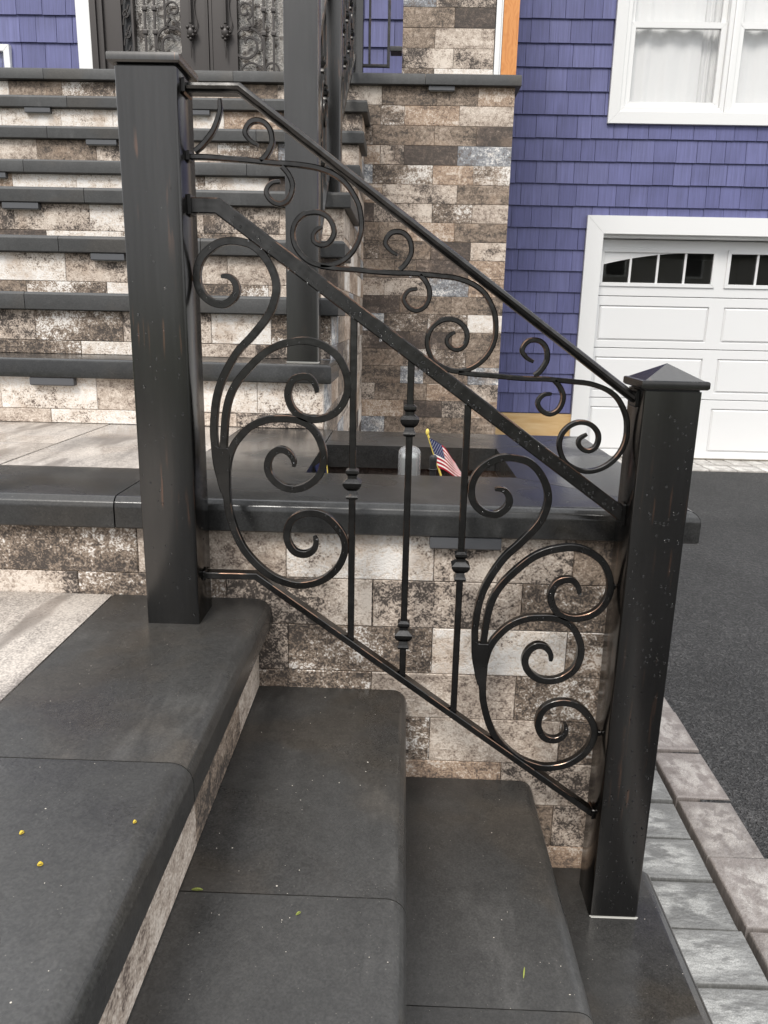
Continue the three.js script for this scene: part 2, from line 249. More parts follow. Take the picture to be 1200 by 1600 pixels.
{ // two rows of edging pavers beside the steps
  const s = structure('paver_border', 'edging of weathered grey and brown concrete pavers along the driveway');
  const bed = boxGeo(0.4, 1.03, -1.62, -1.487, -6.6, 1.25); bed.rotateX(0); const p = bed.attributes.position; for (let i = 0; i < p.count; i++) p.setY(i, p.getY(i) + (-1.5 - p.getZ(i)) * slope - 0.004); bed.computeVertexNormals(); mesh('sand_bed', bed, std({ color: lin(0.16, 0.14, 0.12), roughness: 1 }), s);
  const put = (x0, x1, z0, z1, m) => { const g = 0.005; const a = (z0 + z1) / 2; const geo = slabGeo([[x0 + g + (R0() - 0.5) * 0.004, z0 + g], [x1 - g, z0 + g + (R0() - 0.5) * 0.004], [x1 - g + (R0() - 0.5) * 0.005, z1 - g], [x0 + g, z1 - g + (R0() - 0.5) * 0.004]], [1, 1, 1, 1], 0, 0.06, 0.008, 3, 0.42); fitUV(geo, x0, x1, z0, z1); geo.translate(0, 0, -a); geo.rotateX(Math.atan(slope) + (R0() - 0.5) * 0.012); geo.rotateZ((R0() - 0.5) * 0.012); geo.translate(0, groundY(a) + 0.008 + (R0() - 0.5) * 0.003, a); mesh('paver', geo, m, s); };
  let z = 1.2; while (z > -6.5) { const L = 0.163 + (R0() - 0.5) * 0.006; put(0.572, 0.866, z - L, z, PG[Math.floor(R0() * 3)]); z -= L; }
  z = 1.19; while (z > -6.5) { const L = 0.2505; put(0.872, 1.046, z - L, z, PB[Math.floor(R0() * 3)]); z -= L; }
  finish(s);
}
{ // light paver apron at the garage door
  const s = structure('garage_apron', 'strip of pale pavers in front of the garage door'); const m = [paverMat(srgb(0xa39f9a), srgb(0xb9b5ae), srgb(0xe6e3de), 1951), paverMat(srgb(0x98938e), srgb(0xaeaaa3), srgb(0xdedbd5), 1971)];
  const put = (x0, x1, z0, z1, y) => mesh('paver', slabGeo(rect(x0 + 0.004, x1 - 0.004, z0 + 0.004, z1 - 0.004), [1, 1, 1, 1], y, 0.06, 0.008, 2, 0.4), m[R0() < 0.5 ? 0 : 1], s);
  for (let x = 1.05; x < 5; x += 0.165) put(x, x + 0.165, -7.13, -6.87, -1.246); for (let x = 1.0; x < 5; x += 0.245) put(x, x + 0.245, -6.865, -6.62, -1.25); finish(s);
}

// ---------------------------------------------------------------- low walls, steps, planter
const ZW = -1.5145, YT = -0.368, YP = -0.589, Y2 = -0.793, Y3 = -1.008, Y4 = -1.234;
const course = (parent, y0, y1, joints, front, weights, dir = 'z', depth = 0.05, name = 'stone') => { for (let i = 0; i + 1 < joints.length; i++) { const gap = 0.0006; const m = pickStone(weights); mesh(name, blockGeo(joints[i] + gap, joints[i + 1] - gap, y0 + 0.0006, y1 - 0.0006, front + (R0() - 0.5) * 0.0016, depth, dir, 0.0018, 0.6, (R0() - 0.5) * 0.0012), m, parent); } };
const run = (a, b, L, start) => { const j = [a]; let x = start; while (x <= a + 0.03) x += L; while (x < b - 0.03) { j.push(x); x += L; } j.push(b); return j; };
{
  const w = thing('planter_wall', 'low stone wall with wet dark coping enclosing a sunken planter bed', 'planter wall');
  const W = [6, 11, 3, 0, 2.2, 4, 0, 1.2];
  course(w, -0.540, -0.434, [-2.4, -2.127, -1.812, -1.497, -1.182, -0.867, -0.552, -0.237, 0.074, 0.365, 0.577], ZW, W);
  const rows = [[-0.6465, -0.540, [-2.4, -2.26, -1.945, -1.63, -1.314, -0.999, -0.684, -0.366, -0.053, 0.263, 0.577]], [-0.753, -0.6465, [-0.55, -0.235, 0.077, 0.366, 0.577]], [-0.8595, -0.753, [-0.37, -0.053, 0.263, 0.577]], [-0.966, -0.8595, [-0.235, 0.079, 0.367, 0.577]], [-1.0725, -0.966, [-0.06, 0.243, 0.577]], [-1.179, -1.0725, [0.05, 0.29, 0.368, 0.577]], [-1.2855, -1.179, [0.2, 0.45, 0.577]], [-1.44, -1.2855, [0.25, 0.577]]];
  for (const [a, b, j] of rows) course(w, a, b, j, ZW, W);
  // right end of the wall, facing the drive
  for (let k = 0; k < 9; k++) { const y1 = -0.434 - k * 0.1065; course(w, y1 - 0.1065, y1, run(1.565, 2.46, 0.315, 1.565 + (k % 2) * 0.157), 0.577, W, 'x'); }
  mesh('wall_core', boxGeo(-2.4, 0.52, -1.44, -0.434, ZW - 0.2, ZW - 0.006), mortar, w);
  mesh('wall_core', boxGeo(0.3, 0.571, -1.44, -0.434, -2.46, ZW - 0.2), mortar, w);
  mesh('wall_core', boxGeo(-0.5, 0.3, -1.44, -0.434, -2.46, -2.23), mortar, w);
  mesh('wall_core', boxGeo(-0.53, -0.256, -1.44, -0.434, -2.23, ZW - 0.2), mortar, w);
  // inner faces below the coping
  for (const [a, b] of [[-0.54, -0.436]]) { course(w, a, b, run(-0.256, 0.3, 0.315, -0.1), -2.225, [0, 0, 3, 4, 2, 2, 0, 0]); }
  const t = 0.066, r = 0.024;
  // front coping: left run and mitred right corner
  const inner = [0.276, -1.786], outer = [0.606, -1.485];
  const sl = (poly, round, m = copingWet) => mesh('coping_slab', slabGeo(poly, round, YT, t, r, 7), m, w);
  sl(rect(-2.4, -1.663, -1.78, -1.485), [0, 0, 1, 0]); sl(rect(-1.660, -0.586, -1.78, -1.485), [0, 0, 1, 0]);
  sl([[-0.583, -1.78], [inner[0] - 0.0012, -1.786], [outer[0] - 0.0012, -1.485], [-0.583, -1.485]], [0, 0, 1, 0]);
  sl([[inner[0] + 0.0012, -1.788], [inner[0], -2.197], [0.606, -2.504], [0.606, -1.487]], [0, 0, 1, 0]);
  sl([[-0.226, -2.504], [0.603, -2.504], [0.274, -2.197], [-0.226, -2.197]], [1, 0, 0, 0]);
  sl([[-0.53, -2.499], [-0.229, -2.499], [-0.229, -1.783], [-0.53, -1.783]], [0, 0, 0, 0]);
  const soil = mesh('mulch_bed', (() => { const g = new THREE.PlaneGeometry(0.56, 0.47, 40, 34); g.rotateX(-Math.PI / 2); const p = g.attributes.position, n = fbm(12, 12, 3, 77); for (let i = 0; i < p.count; i++) p.setY(i, (n(p.getX(i) + 0.5, p.getZ(i) + 0.5) - 0.5) * 0.05); const h = g.toNonIndexed(); h.translate(0.02, -0.485, -1.99); h.computeVertexNormals(); return boxUV(h, 0.3); })(), mulch, w); soil.userData.kind = 'stuff';
  finish(w);
}
{ // landing paving left of the steps, and terrace paving behind the low wall
  const s = structure('landing', 'pale streaked paving of the lower landing');
  mesh('tile', slabGeo(rect(-1.2, -0.611, -1.511, -1.045), [0, 0, 0, 0], YP, 0.04, 0.001, 1, 0.9), tileMat, s); mesh('tile', slabGeo(rect(-1.2, -0.611, -1.042, -0.45), [0, 0, 0, 0], YP, 0.04, 0.001, 1, 0.9), tileMat, s); mesh('tile', slabGeo(rect(-1.2, -0.611, -0.447, 0.6), [0, 0, 0, 0], YP, 0.04, 0.001, 1, 0.9), tileMat, s);
  mesh('tile', slabGeo(rect(-2.4, -1.203, -1.511, -0.9), [0, 0, 0, 0], YP, 0.04, 0.001, 1, 0.9), tileMat, s); mesh('tile', slabGeo(rect(-2.4, -1.203, -0.897, 0.6), [0, 0, 0, 0], YP, 0.04, 0.001, 1, 0.9), tileMat, s);
  mesh('landing_base', boxGeo(-2.4, -0.614, -1.5, YP - 0.041, -1.51, 0.6), concrete, s); finish(s);
  const q = structure('terrace', 'pale streaked terrace paving at the foot of the stairs'); const T = (x0, x1, z0, z1) => mesh('tile', slabGeo(rect(x0, x1, z0, z1), [0, 0, 0, 0], YT, 0.04, 0.0012, 1, 0.9), tileMat, q);
  T(-0.972, -0.533, -2.499, -1.783); T(-1.6, -0.978, -2.1, -1.783); T(-1.6, -0.978, -2.499, -2.103); T(-2.4, -1.603, -2.499, -1.783);
  mesh('terrace_base', boxGeo(-2.4, -0.533, -1.5, YT - 0.041, -2.499, -1.74), concrete, q); finish(q);
}
{ // side steps in the foreground
  const s = thing('side_steps', 'flight of dark coping steps with speckled stone risers descending beside the scroll railing', 'steps');
  const t = 0.063, r = 0.03, zb = ZW + 0.0025;
  const levels = [[-0.607, -0.27, YP, [[zb, -0.898], [-0.896, 0.04], [0.042, 0.9]]], [-0.303, 0.024, Y2, [[zb, -0.897], [-0.895, 0.05], [0.052, 0.9]]], [-0.009, 0.315, Y3, [[zb, -0.925], [-0.923, 0.03], [0.032, 0.9]]], [0.282, 0.606, Y4, [[zb, -0.62], [-0.618, 0.3], [0.302, 0.9]]]];
  const W = [4, 5, 5, 2, 3, 4, 1, 2];
  for (const [x0, x1, y, segs] of levels) {
    for (const [a, b] of segs) { mesh('tread', slabGeo(rect(x0, x1, a, b), [0, 1, 0, 0], y, t, r, 8), y === Y4 ? copingDamp : coping, s); }
  }
  const rs = [[-0.298, YP - t, Y2], [-0.004, Y2 - t, Y3], [0.287, Y3 - t, Y4], [0.578, Y4 - t, -1.452]];
  rs.forEach(([x, y1, y0], k) => { course(s, y0 + 0.001, y1 - 0.0005, run(-0.9, 1.511, 0.315, -0.9 + k * 0.11), x, W, 'x', 0.05, 'riser_stone'); });
  rs.forEach(([x, y1, y0], k) => mesh('step_core', boxGeo(k ? rs[k - 1][0] - 0.02 : -0.606, x - 0.008, -1.5, y1 - 0.001, zb, 0.89), mortar, s));
  finish(s);
}

// ---------------------------------------------------------------- main staircase up to the porch
const ZS = [-2.47, -2.72, -3.0, -3.285, -3.90, -4.20, -4.485, -4.773], YS = (k) => YT + 0.213 * k; // k = 1..8
{
  const s = thing('front_staircase', 'wide stone staircase with dark treads climbing to the front door', 'staircase');
  const t = 0.061, XR = -0.232, XS = -0.262, XL = -2.9, W = [8, 4, 2, 1.2, 2, 2.5, 0.3, 6];
  const slabJ = { 1: [-2.4, -1.0 - 0.86], 2: [-2.41, -1.335], 3: [-2.39, -1.322, -0.78], 4: [-2.4, -1.325], 5: [-1.858, -0.778], 6: [-1.862, -0.785], 7: [-1.866, -0.79], 8: [-2.11, -1.017] };
  const rj = { 8: [-2.336, -2.025, -1.715, -1.4, -1.085, -0.77, -0.45], 7: [-2.56, -2.247, -1.917, -1.63, -1.33, -1.017, -0.7, -0.4], 6: [-2.25, -1.936, -1.624, -1.397, -0.991, -0.677, -0.4], 5: [-2.25, -1.933, -1.617, -1.3, -0.988, -0.677, -0.4], 4: [-2.27, -1.95, -1.637, -1.32, -1.0, -0.844, -0.53], 3: [-2.26, -1.945, -1.63, -1.314, -1.0, -0.687, -0.42], 2: [-2.26, -1.945, -1.634, -1.319, -1.003, -0.687, -0.473], 1: [-2.28, -1.965, -1.65, -1.335, -1.013, -0.7, -0.48] };
  const rl = { 1: [-2.1, -1.8, -1.488, -1.173, -0.858, -0.55], 2: [-2.1, -1.79, -1.474, -1.159, -0.844, -0.53], 3: [-2.1, -1.79, -1.474, -1.158, -0.843, -0.53] };
  for (let k = 1; k <= 7; k++) {
    const zf = ZS[k - 1], zn = ZS[k] - 0.03 - 0.012, y = YS(k); const js = [XL, ...slabJ[k], XR];
    for (let i = 0; i + 1 < js.length; i++) mesh('tread', slabGeo(rect(js[i] + 0.0012, js[i + 1] - 0.0012, zn, zf), [0, i + 2 === js.length ? 1 : 0, 1, 0], y, t, 0.014, 5), k <= 1 ? copingWet : copingStair, s);
  }
  for (let k = 1; k <= 7; k++) {
    const zr = ZS[k - 1] - 0.03, y1 = YS(k) - t, y0 = YS(k - 1), ym = y1 - 0.105;
    course(s, ym, y1, [XL, ...rj[k], XS], zr, W, 'z', 0.04, 'riser_stone'); course(s, y0, ym, [XL, ...(rl[k] || rj[k].map((x) => x + 0.13).filter((x) => x < XS - 0.05)), XS], zr, W, 'z', 0.04, 'riser_stone');
    mesh('stair_core', boxGeo(XL, XS - 0.006, k === 1 ? -1.44 : YS(k - 1) - t, y1 - 0.001, ZS[k] - 0.03 - 0.04, zr - 0.006), mortar, s);
    // masonry on the open side of this step
    const za = -zr + 0.04, zb = -(ZS[k] - 0.03); let y = y1, q = 0; while (y > -1.38) { const yb = Math.max(-1.44, y - 0.1065); course(s, yb, y, k === 4 ? [za - (q % 2 ? 0.04 : 0.0), za + 0.3, zb + (q % 2 ? 0.0 : 0.04)] : [za - (q % 2 ? 0.04 : 0), zb + (q % 2 ? 0 : 0.04)], XS, [3, 3, 4, 1, 4, 3, 2, 2], 'x', 0.035, 'side_stone'); y = yb; q++; if (q > 3 + k * 2.2 && k > 1) break; }
  }
  finish(s);
}
{ // porch platform: front wall, coping, floor
  const s = thing('porch_wall', 'tall speckled stone wall of the raised porch with dark coping on top', 'porch wall'); const ZP = -4.81, W = [2, 3, 8, 3, 4, 4, 2.5, 0.3];
  const J = [[-0.167, 0.147, 0.384], [-0.172, -0.036, 0.281], [-0.219, 0.142, 0.386], [-0.172, -0.033, 0.28], [-0.215, 0.139, 0.378], [-0.156, 0.286], [-0.204, 0.142, 0.381], [-0.171, -0.006, 0.28], [-0.17, 0.143, 0.381], [-0.074, 0.058, 0.374], [-0.134, 0.139, 0.38], [-0.038, 0.279], [-0.13, 0.138, 0.382], [0.031, 0.29], [-0.005, 0.38], [-0.022, 0.122, 0.4], [-0.181, 0.146, 0.39], [0.004, 0.247, 0.429], [-0.116, 0.311], [0.05, 0.36], [-0.1, 0.21], [0.06, 0.37], [-0.1, 0.21], [0.06, 0.37], [-0.1, 0.21]];
  J.forEach((j, k) => { const y1 = 1.283 - k * 0.1055; course(s, y1 - 0.1055, y1, [-0.40, ...j, 0.593], ZP, W); });
  course(s, YS(7), YS(8) - 0.061, [-2.9, -2.6, -2.336, -2.025, -1.715, -1.4, -1.085, -0.77, -0.402], ZP, [6, 6, 3, 1, 3, 3, 0.3, 4]);
  for (let k = 0; k < 25; k++) { const y1 = 1.283 - k * 0.1055; course(s, y1 - 0.1055, y1, run(4.865, 6.1, 0.315, 4.865 + (k % 2) * 0.157), 0.593, W, 'x'); }
  mesh('wall_core', boxGeo(-0.6, 0.587, -1.44, 1.283, -6.1, ZP - 0.007), mortar, s); mesh('wall_core', boxGeo(-3.6, -0.6, -1.44, 1.275, -6.1, ZP - 0.007), mortar, s);
  const js = [-3.6, -2.11, -1.017, 0.078, 0.624]; for (let i = 0; i + 1 < js.length; i++) mesh('coping_slab', slabGeo(rect(js[i] + 0.0012, js[i + 1] - 0.0012, -5.1, -4.773), [0, i === 3 ? 1 : 0, 1, 0], YS(8), 0.06, 0.012, 4), copingStair, s);
  mesh('porch_floor', boxGeo(-3.6, 0.58, 1.276, YS(8), -6.1, -5.1012), coping, s); finish(s);
}

// ---------------------------------------------------------------- porch column and unfinished post
{
  const c = thing('porch_column', 'speckled stone porch column standing on the dark coping', 'column'); const y0 = YS(8);
  let y = y0 - 0.032, k = 0; const jl = [[0.14], [0.28], [0.1, 0.33], [0.25], [0.15]];
  while (y < 3.6) { const b = Math.max(y0 + 0.001, y), t = y + 0.1055; course(c, b, t, [-0.059, ...(k % 2 ? [0.24] : [0.13]), 0.474], -4.95, [3, 5, 4, 1, 2, 7, 3, 2]); course(c, b, t, [4.99, 5.3, 5.48], 0.474, [3, 5, 4, 1, 2, 7, 3, 2], 'x', 0.03); y = t; k++; }
  mesh('column_core', boxGeo(-0.055, 0.44, y0, 3.66, -5.48, -4.96), mortar, c); 
  mesh('column_top', roundBox(-0.09, 0.5, 3.66, 3.72, -5.5, -4.92), white, c); finish(c);
  const b = thing('trim_board', 'narrow white vertical trim board beside the stone porch column', 'trim board'); mesh('board_face', roundBox(0.478, 0.506, y0, 3.7, -5.06, -4.945, 0.002), white, b); mesh('board_edge', roundBox(0.508, 0.5175, y0, 3.7, -5.05, -4.957, 0.002), white, b); finish(b);
  const w = thing('wooden_post', 'bare orange timber post at the corner of the porch', 'post'); mesh('timber', (() => { const g = roundBox(0.52, 0.6095, y0, 3.7, -5.05, -4.955, 0.004, 2); return boxUV(g, 0.3); })(), fir, w); finish(w);
}

// ---------------------------------------------------------------- house
{
  const H = thing('house', 'blue shingled house with white trim, attached garage and dark iron front door', 'house');
  const ZG = -7.0, ZD = -6.1; const wallM = std({ color: lin(0.06, 0.06, 0.13), roughness: 0.9 });
  const bx = (n, x0, x1, y0, y1, z0, z1, m = wallM) => mesh(n, boxGeo(x0, x1, y0, y1, z0, z1), m, H);
  // garage wing wall round the window and the garage opening
  bx('wall', 0.62, 1.60, -1.3, 4.6, ZG - 0.2, ZG - 0.014); bx('wall', 1.60, 5.2, 0.80, 1.66, ZG - 0.2, ZG - 0.014); bx('wall', 1.60, 1.74, 1.66, 2.95, ZG - 0.2, ZG - 0.014); bx('wall', 3.6, 5.2, 1.66, 2.95, ZG - 0.2, ZG - 0.014); bx('wall', 1.60, 5.2, 2.95, 4.6, ZG - 0.2, ZG - 0.014); bx('wall', 4.75, 5.2, -1.3, 0.80, ZG - 0.2, ZG - 0.014);
  bx('wall', 0.60, 0.62, 1.3, 4.6, ZG, ZD - 0.02); bx('wall', -3.6, -2.31, YS(8), 4.6, ZD - 0.22, ZD - 0.016); bx('wall', -0.606, 0.62, YS(8), 4.6, ZD - 0.22, ZD - 0.016); bx('wall', -2.31, -0.606, 3.655, 4.6, ZD - 0.22, ZD - 0.016);
  mesh('foundation_board', boxGeo(0.62, 1.545, -1.3, -0.835, ZG - 0.013, ZG + 0.001, 0.8), ply, H);
  mesh('roof', boxGeo(-3.9, 5.5, 4.6, 4.75, -12, -6.4), roomDark, H);
  // shingles
  let count = 0;
  const shingle = (x0, x1, yb, zf, mats) => { const h = 0.205, th = 0.016; const g = 0.0022 + R0() * 0.0025; const xa = x0 + g / 2, xb = x1 - g / 2, dy = (R0() - 0.5) * 0.003; const T = prismTris(rect(xa, xb, yb + dy, yb + h), [0, 0, 0, 0], th, th, 0.0001, 1, 0); const geo = triGeo(T), p = geo.attributes.position; for (let i = 0; i < p.count; i++) { const a = p.getX(i), q = p.getY(i), b = p.getZ(i); const f = 1 - (b - yb) / h; p.setXYZ(i, a, b, zf - 0.013 + (q > th / 2 ? 0.003 + th * f : 0)); } for (let i = 0; i < p.count; i += 3) { const x = p.getX(i + 1), y = p.getY(i + 1), z = p.getZ(i + 1); p.setXYZ(i + 1, p.getX(i + 2), p.getY(i + 2), p.getZ(i + 2)); p.setXYZ(i + 2, x, y, z); } geo.computeVertexNormals(); boxUV(geo, 0.7, R0(), R0()); count++; return geo; };
  const rest = [[], [], []];
  const field = (xa, xb, y0, rows, zf, clip, near) => { for (let r = 0; r < rows; r++) { const yb = y0 + r * 0.1777; let x = xa - R0() * 0.1; while (x < xb) { const w = [0.118, 0.15, 0.172, 0.188][Math.floor(R0() * 4)]; const x0 = Math.max(x, xa), x1 = Math.min(x + w, xb); x += w; if (x1 - x0 < 0.02) continue; for (const [u0, u1] of clip(x0, x1, yb)) { if (u1 - u0 < 0.015) continue; const m = Math.floor(R0() * 3); const g = shingle(u0, u1, yb, zf); if (near(u0, yb)) mesh('shingle', g, SH[m], H); else rest[m].push(g); } } } };
  const win = [1.64, 3.7, 1.598, 3.0], gar = [1.54, 4.85, -2, 0.876];
  const cut = (x0, x1, yb) => { let L = [[x0, x1]]; for (const [a, b, c, d] of [win, gar]) if (yb > c - 0.03 && yb + 0.1777 < d + 0.03) L = L.flatMap(([u, v]) => (v <= a || u >= b) ? [[u, v]] : [[u, Math.min(v, a)], [Math.max(u, b), v]].filter(([p, q]) => q > p)); return L; };
  field(0.62, 5.2, -0.8265, 30, ZG, cut, (x, y) => x < 3.3 && y < 2.5 && x > 0.72);
  const door = [-2.41, -0.5]; field(-3.6, 0.62, YS(8), 18, ZD, (a, b) => (b <= door[0] || a >= door[1]) ? [[a, b]] : [[a, Math.min(b, door[0])], [Math.max(a, door[1]), b]].filter(([p, q]) => q > p), (x, y) => y > 1.55 && y < 2.3 && x < 0.1);
  rest.forEach((g, i) => { if (g.length) { const m = mesh('shingle_field', mergeGeometries(g), SH[i], H); m.userData.kind = 'stuff'; } });
  // trim round window and garage
  const frame = (parent, name, x0, x1, y0, y1, w, z0, z1, m, bottom = true) => { const sh = (pts) => { const s = new THREE.Shape(pts.map((p) => new THREE.Vector2(...p))); const g = new THREE.ExtrudeGeometry(s, { depth: z1 - z0 - 0.004, bevelEnabled: true, bevelThickness: 0.002, bevelSize: 0.002, bevelOffset: -0.002, bevelSegments: 1 }); g.translate(0, 0, z0 + 0.002); mesh(name, g, m, parent); };
    const e = 0.0004; sh([[x0, y1], [x0 + w, y1 - w], [x0 + w, bottom ? y0 + w : y0], [x0, y0]].map(([a, b]) => [a, b])); sh([[x1, y1], [x1, y0], [x1 - w, bottom ? y0 + w : y0], [x1 - w, y1 - w]]); sh([[x0 + e, y1], [x1 - e, y1], [x1 - w - e, y1 - w], [x0 + w + e, y1 - w]]); if (bottom) sh([[x0 + e, y0], [x0 + w + e, y0 + w], [x1 - w - e, y0 + w], [x1 - e, y0]]); };
  { // double window with curtains
    const w = sub('window', H); frame(w, 'casing', 1.642, 3.72, 1.597, 3.02, 0.092, ZG - 0.01, ZG + 0.028, white);
    for (const [a, b] of [[1.736, 2.592], [2.612, 3.626]]) {
      frame(w, 'frame', a, b, 1.691, 2.926, 0.036, ZG - 0.09, ZG + 0.008, white);
      frame(w, 'lower_sash', a + 0.037, b - 0.037, 1.728, 2.366, 0.046, ZG - 0.055, ZG - 0.022, white); frame(w, 'upper_sash', a + 0.037, b - 0.037, 2.33, 2.888, 0.04, ZG - 0.086, ZG - 0.0565, white);
      mesh('pane', boxGeo(a + 0.075, b - 0.075, 1.766, 2.33, ZG - 0.042, ZG - 0.038), glassPane, w); mesh('pane', boxGeo(a + 0.07, b - 0.07, 2.36, 2.855, ZG - 0.074, ZG - 0.07), glassPane, w);
    }
    mesh('mullion', roundBox(2.5935, 2.6105, 1.692, 2.925, ZG - 0.08, ZG + 0.016, 0.002), white, w);
    const cur = (x0, x1, seed, z) => { const n = fbm(5, 2, 3, seed); const g = new THREE.PlaneGeometry(x1 - x0, 1.35, 90, 6), p = g.attributes.position; for (let i = 0; i < p.count; i++) { const u = p.getX(i) / (x1 - x0) + 0.5; p.setZ(i, 0.011 * Math.sin(u * 26 + 9 * n(u, 0.3)) * (0.3 + n(u, 0.7))); } g.translate((x0 + x1) / 2, 2.3, z); g.computeVertexNormals(); mesh('curtain', g, phys({ color: lin(0.88, 0.88, 0.87), roughness: 1, transmission: 0.2, thickness: 0, side: THREE.DoubleSide }), w); };
    cur(1.70, 2.40, 61, ZG - 0.115); cur(2.385, 2.62, 63, ZG - 0.145); cur(2.625, 3.62, 65, ZG - 0.115);
    bx('room_wall', 1.6, 3.75, 1.5, 3.1, ZG - 2.1, ZG - 2.0, roomLight); bx('room_wall', 1.5, 1.6, 1.5, 3.1, ZG - 2.0, ZG - 0.2, roomLight); bx('room_wall', 3.75, 3.85, 1.5, 3.1, ZG - 2.0, ZG - 0.2, roomLight); bx('room_floor', 1.5, 3.85, 1.4, 1.5, ZG - 2.1, ZG - 0.2, roomLight); bx('room_ceiling', 1.5, 3.85, 3.1, 3.2, ZG - 2.1, ZG - 0.2, roomLight);
  }
  { // garage door
    frame(H, 'garage_casing', 1.543, 4.85, -1.236, 0.876, 0.148, ZG - 0.012, ZG + 0.03, white, false); mesh('casing_jamb', boxGeo(1.66, 1.7, -1.236, 0.74, ZG - 0.16, ZG - 0.013), white, H); mesh('casing_head', boxGeo(1.7, 4.7, 0.705, 0.74, ZG - 0.16, ZG - 0.013), white, H);
    const D = sub('garage_door', H), Zf = ZG - 0.12; const secs = [[0.2205, 0.698], [-0.2335, 0.2155], [-0.6855, -0.2385], [-1.236, -0.6905]]; const cols = [[1.747, 2.723], [2.861, 3.837], [3.975, 4.6]];
    secs.forEach(([y0, y1], i) => {
      const s = new THREE.Shape([[1.702, y0], [4.69, y0], [4.69, y1], [1.702, y1]].map((p) => new THREE.Vector2(...p)));
      const holes = i === 0 ? cols.map(([a, b]) => [a - 0.02, b + 0.005, 0.315, 0.612]) : cols.map(([a, b]) => [a, b, y0 + 0.064, y1 - 0.080]);
      for (const [a, b, c, d] of holes) s.holes.push(new THREE.Path([[a, c], [a, d], [b, d], [b, c]].map((p) => new THREE.Vector2(...p))));
      const g = new THREE.ExtrudeGeometry(s, { depth: 0.03, bevelEnabled: true, bevelThickness: 0.004, bevelSize: 0.004, bevelOffset: -0.004, bevelSegments: 1 }); g.translate(0, 0, Zf - 0.034); mesh('section', g, doorWhite, D);
      if (i > 0) for (const [a, b, c, d] of holes) { mesh('panel', blockGeo(a + 0.006, b - 0.006, c + 0.006, d - 0.006, Zf + 0.001, 0.016, 'z', 0.013, 1), doorWhite, D); mesh('panel_back', boxGeo(a - 0.005, b + 0.005, c - 0.005, d + 0.005, Zf - 0.03, Zf - 0.0155), doorWhite, D); }
      else cols.forEach(([a, b], k) => {
        const [A, B, C0, C1] = holes[k]; frame(D, 'window_frame', A - 0.012, B + 0.012, C0 - 0.012, C1 + 0.012, 0.032, Zf - 0.012, Zf + 0.012, doorWhite);
        mesh('glazing', boxGeo(A, B, C0, C1, Zf - 0.022, Zf - 0.018), glassPane, D);
        const n = 4, x0 = A + 0.02, x1 = B - 0.02, wdt = (x1 - x0) / n; for (let j = 1; j < n; j++) mesh('muntin', boxGeo(x0 + j * wdt - 0.009, x0 + j * wdt + 0.009, C0 + 0.019, C1 - 0.019, Zf - 0.016, Zf - 0.001), doorWhite, D);
        if (k === 0) { const q = new THREE.Shape(); q.moveTo(x0, 0.487); q.quadraticCurveTo(x0 + 0.33, 0.572, x1 - 0.3, 0.591); q.lineTo(x1, 0.593); q.lineTo(x1, C1 - 0.018); q.lineTo(x0, C1 - 0.018); q.closePath(); const g2 = new THREE.ExtrudeGeometry(q, { depth: 0.008, bevelEnabled: false, curveSegments: 20 }); g2.translate(0, 0, Zf - 0.0125); mesh('arch_insert', g2, doorWhite, D); }
      });
    });
    mesh('bottom_seal', boxGeo(1.702, 4.69, -1.244, -1.2365, Zf - 0.03, Zf - 0.004), std({ color: lin(0.25, 0.22, 0.17), roughness: 0.8 }), D);
    bx('garage_interior', 1.5, 4.9, -1.3, 0.9, -12, -11.9, roomDark); bx('garage_interior', 1.4, 1.5, -1.3, 0.9, -12, ZG - 0.2, roomDark); bx('garage_interior', 4.9, 5, -1.3, 0.9, -12, ZG - 0.2, roomDark); bx('garage_interior', 1.4, 5, 0.9, 1.0, -12, ZG - 0.2, roomDark); bx('garage_interior', 1.4, 5, -1.4, -1.3, -12, ZG - 0.2, roomDark);
  }
  { // iron double front door
    const D = sub('front_door', H), Zd = ZD + 0.02, y0 = YS(8) + 0.01, cx = -1.458; const m = (n, x0, x1, a, b, z0, z1, mt = bronze, r = 0.004) => mesh(n, roundBox(x0, x1, a, b, z0, z1, r, 2), mt, D);
    m('white_casing', -2.408, -2.308, y0, 3.7, ZD - 0.01, Zd + 0.02, white); m('white_casing', 2 * cx + 2.308, 2 * cx + 2.408, y0, 3.7, ZD - 0.01, Zd + 0.02, white);
    for (const sgn of [-1, 1]) {
      const X = (x) => sgn < 0 ? x : 2 * cx - x; const mm = (n, a, b, c, d, z0, z1, mt, r) => m(n, Math.min(X(a), X(b)), Math.max(X(a), X(b)), c, d, z0, z1, mt, r);
      mm('door_frame', -2.306, -2.262, y0, 3.6, ZD - 0.05, Zd + 0.03); mm('door_frame', -2.261, -2.235, y0, 3.6, ZD - 0.05, Zd + 0.012); mm('door_frame', -2.234, -2.217, y0, 3.6, ZD - 0.05, Zd + 0.022);
      mm('side_panel', -2.216, -2.09, y0, 3.6, ZD - 0.05, Zd - 0.005); mm('stile', -2.012, -1.998, y0, 3.5, ZD - 0.045, Zd + 0.012); mm('stile', -1.66, -1.482, y0, 3.5, ZD - 0.045, Zd + 0.006); mm('stile_edge', -1.481, -1.4605, y0, 3.5, ZD - 0.045, Zd + (sgn < 0 ? 0.02 : 0.012));
      mm('bottom_rail', -1.997, -1.661, y0, 1.56, ZD - 0.045, Zd + 0.004); mm('side_back', -2.0895, -2.0125, y0, 3.5, ZD - 0.06, Zd - 0.03, black);
      const gl = boxGeo(Math.min(X(-1.997), X(-1.661)), Math.max(X(-1.997), X(-1.661)), 1.56, 3.4, ZD - 0.035, ZD - 0.028, 0.3); mesh('rain_glass', gl, rainGlass(), D);
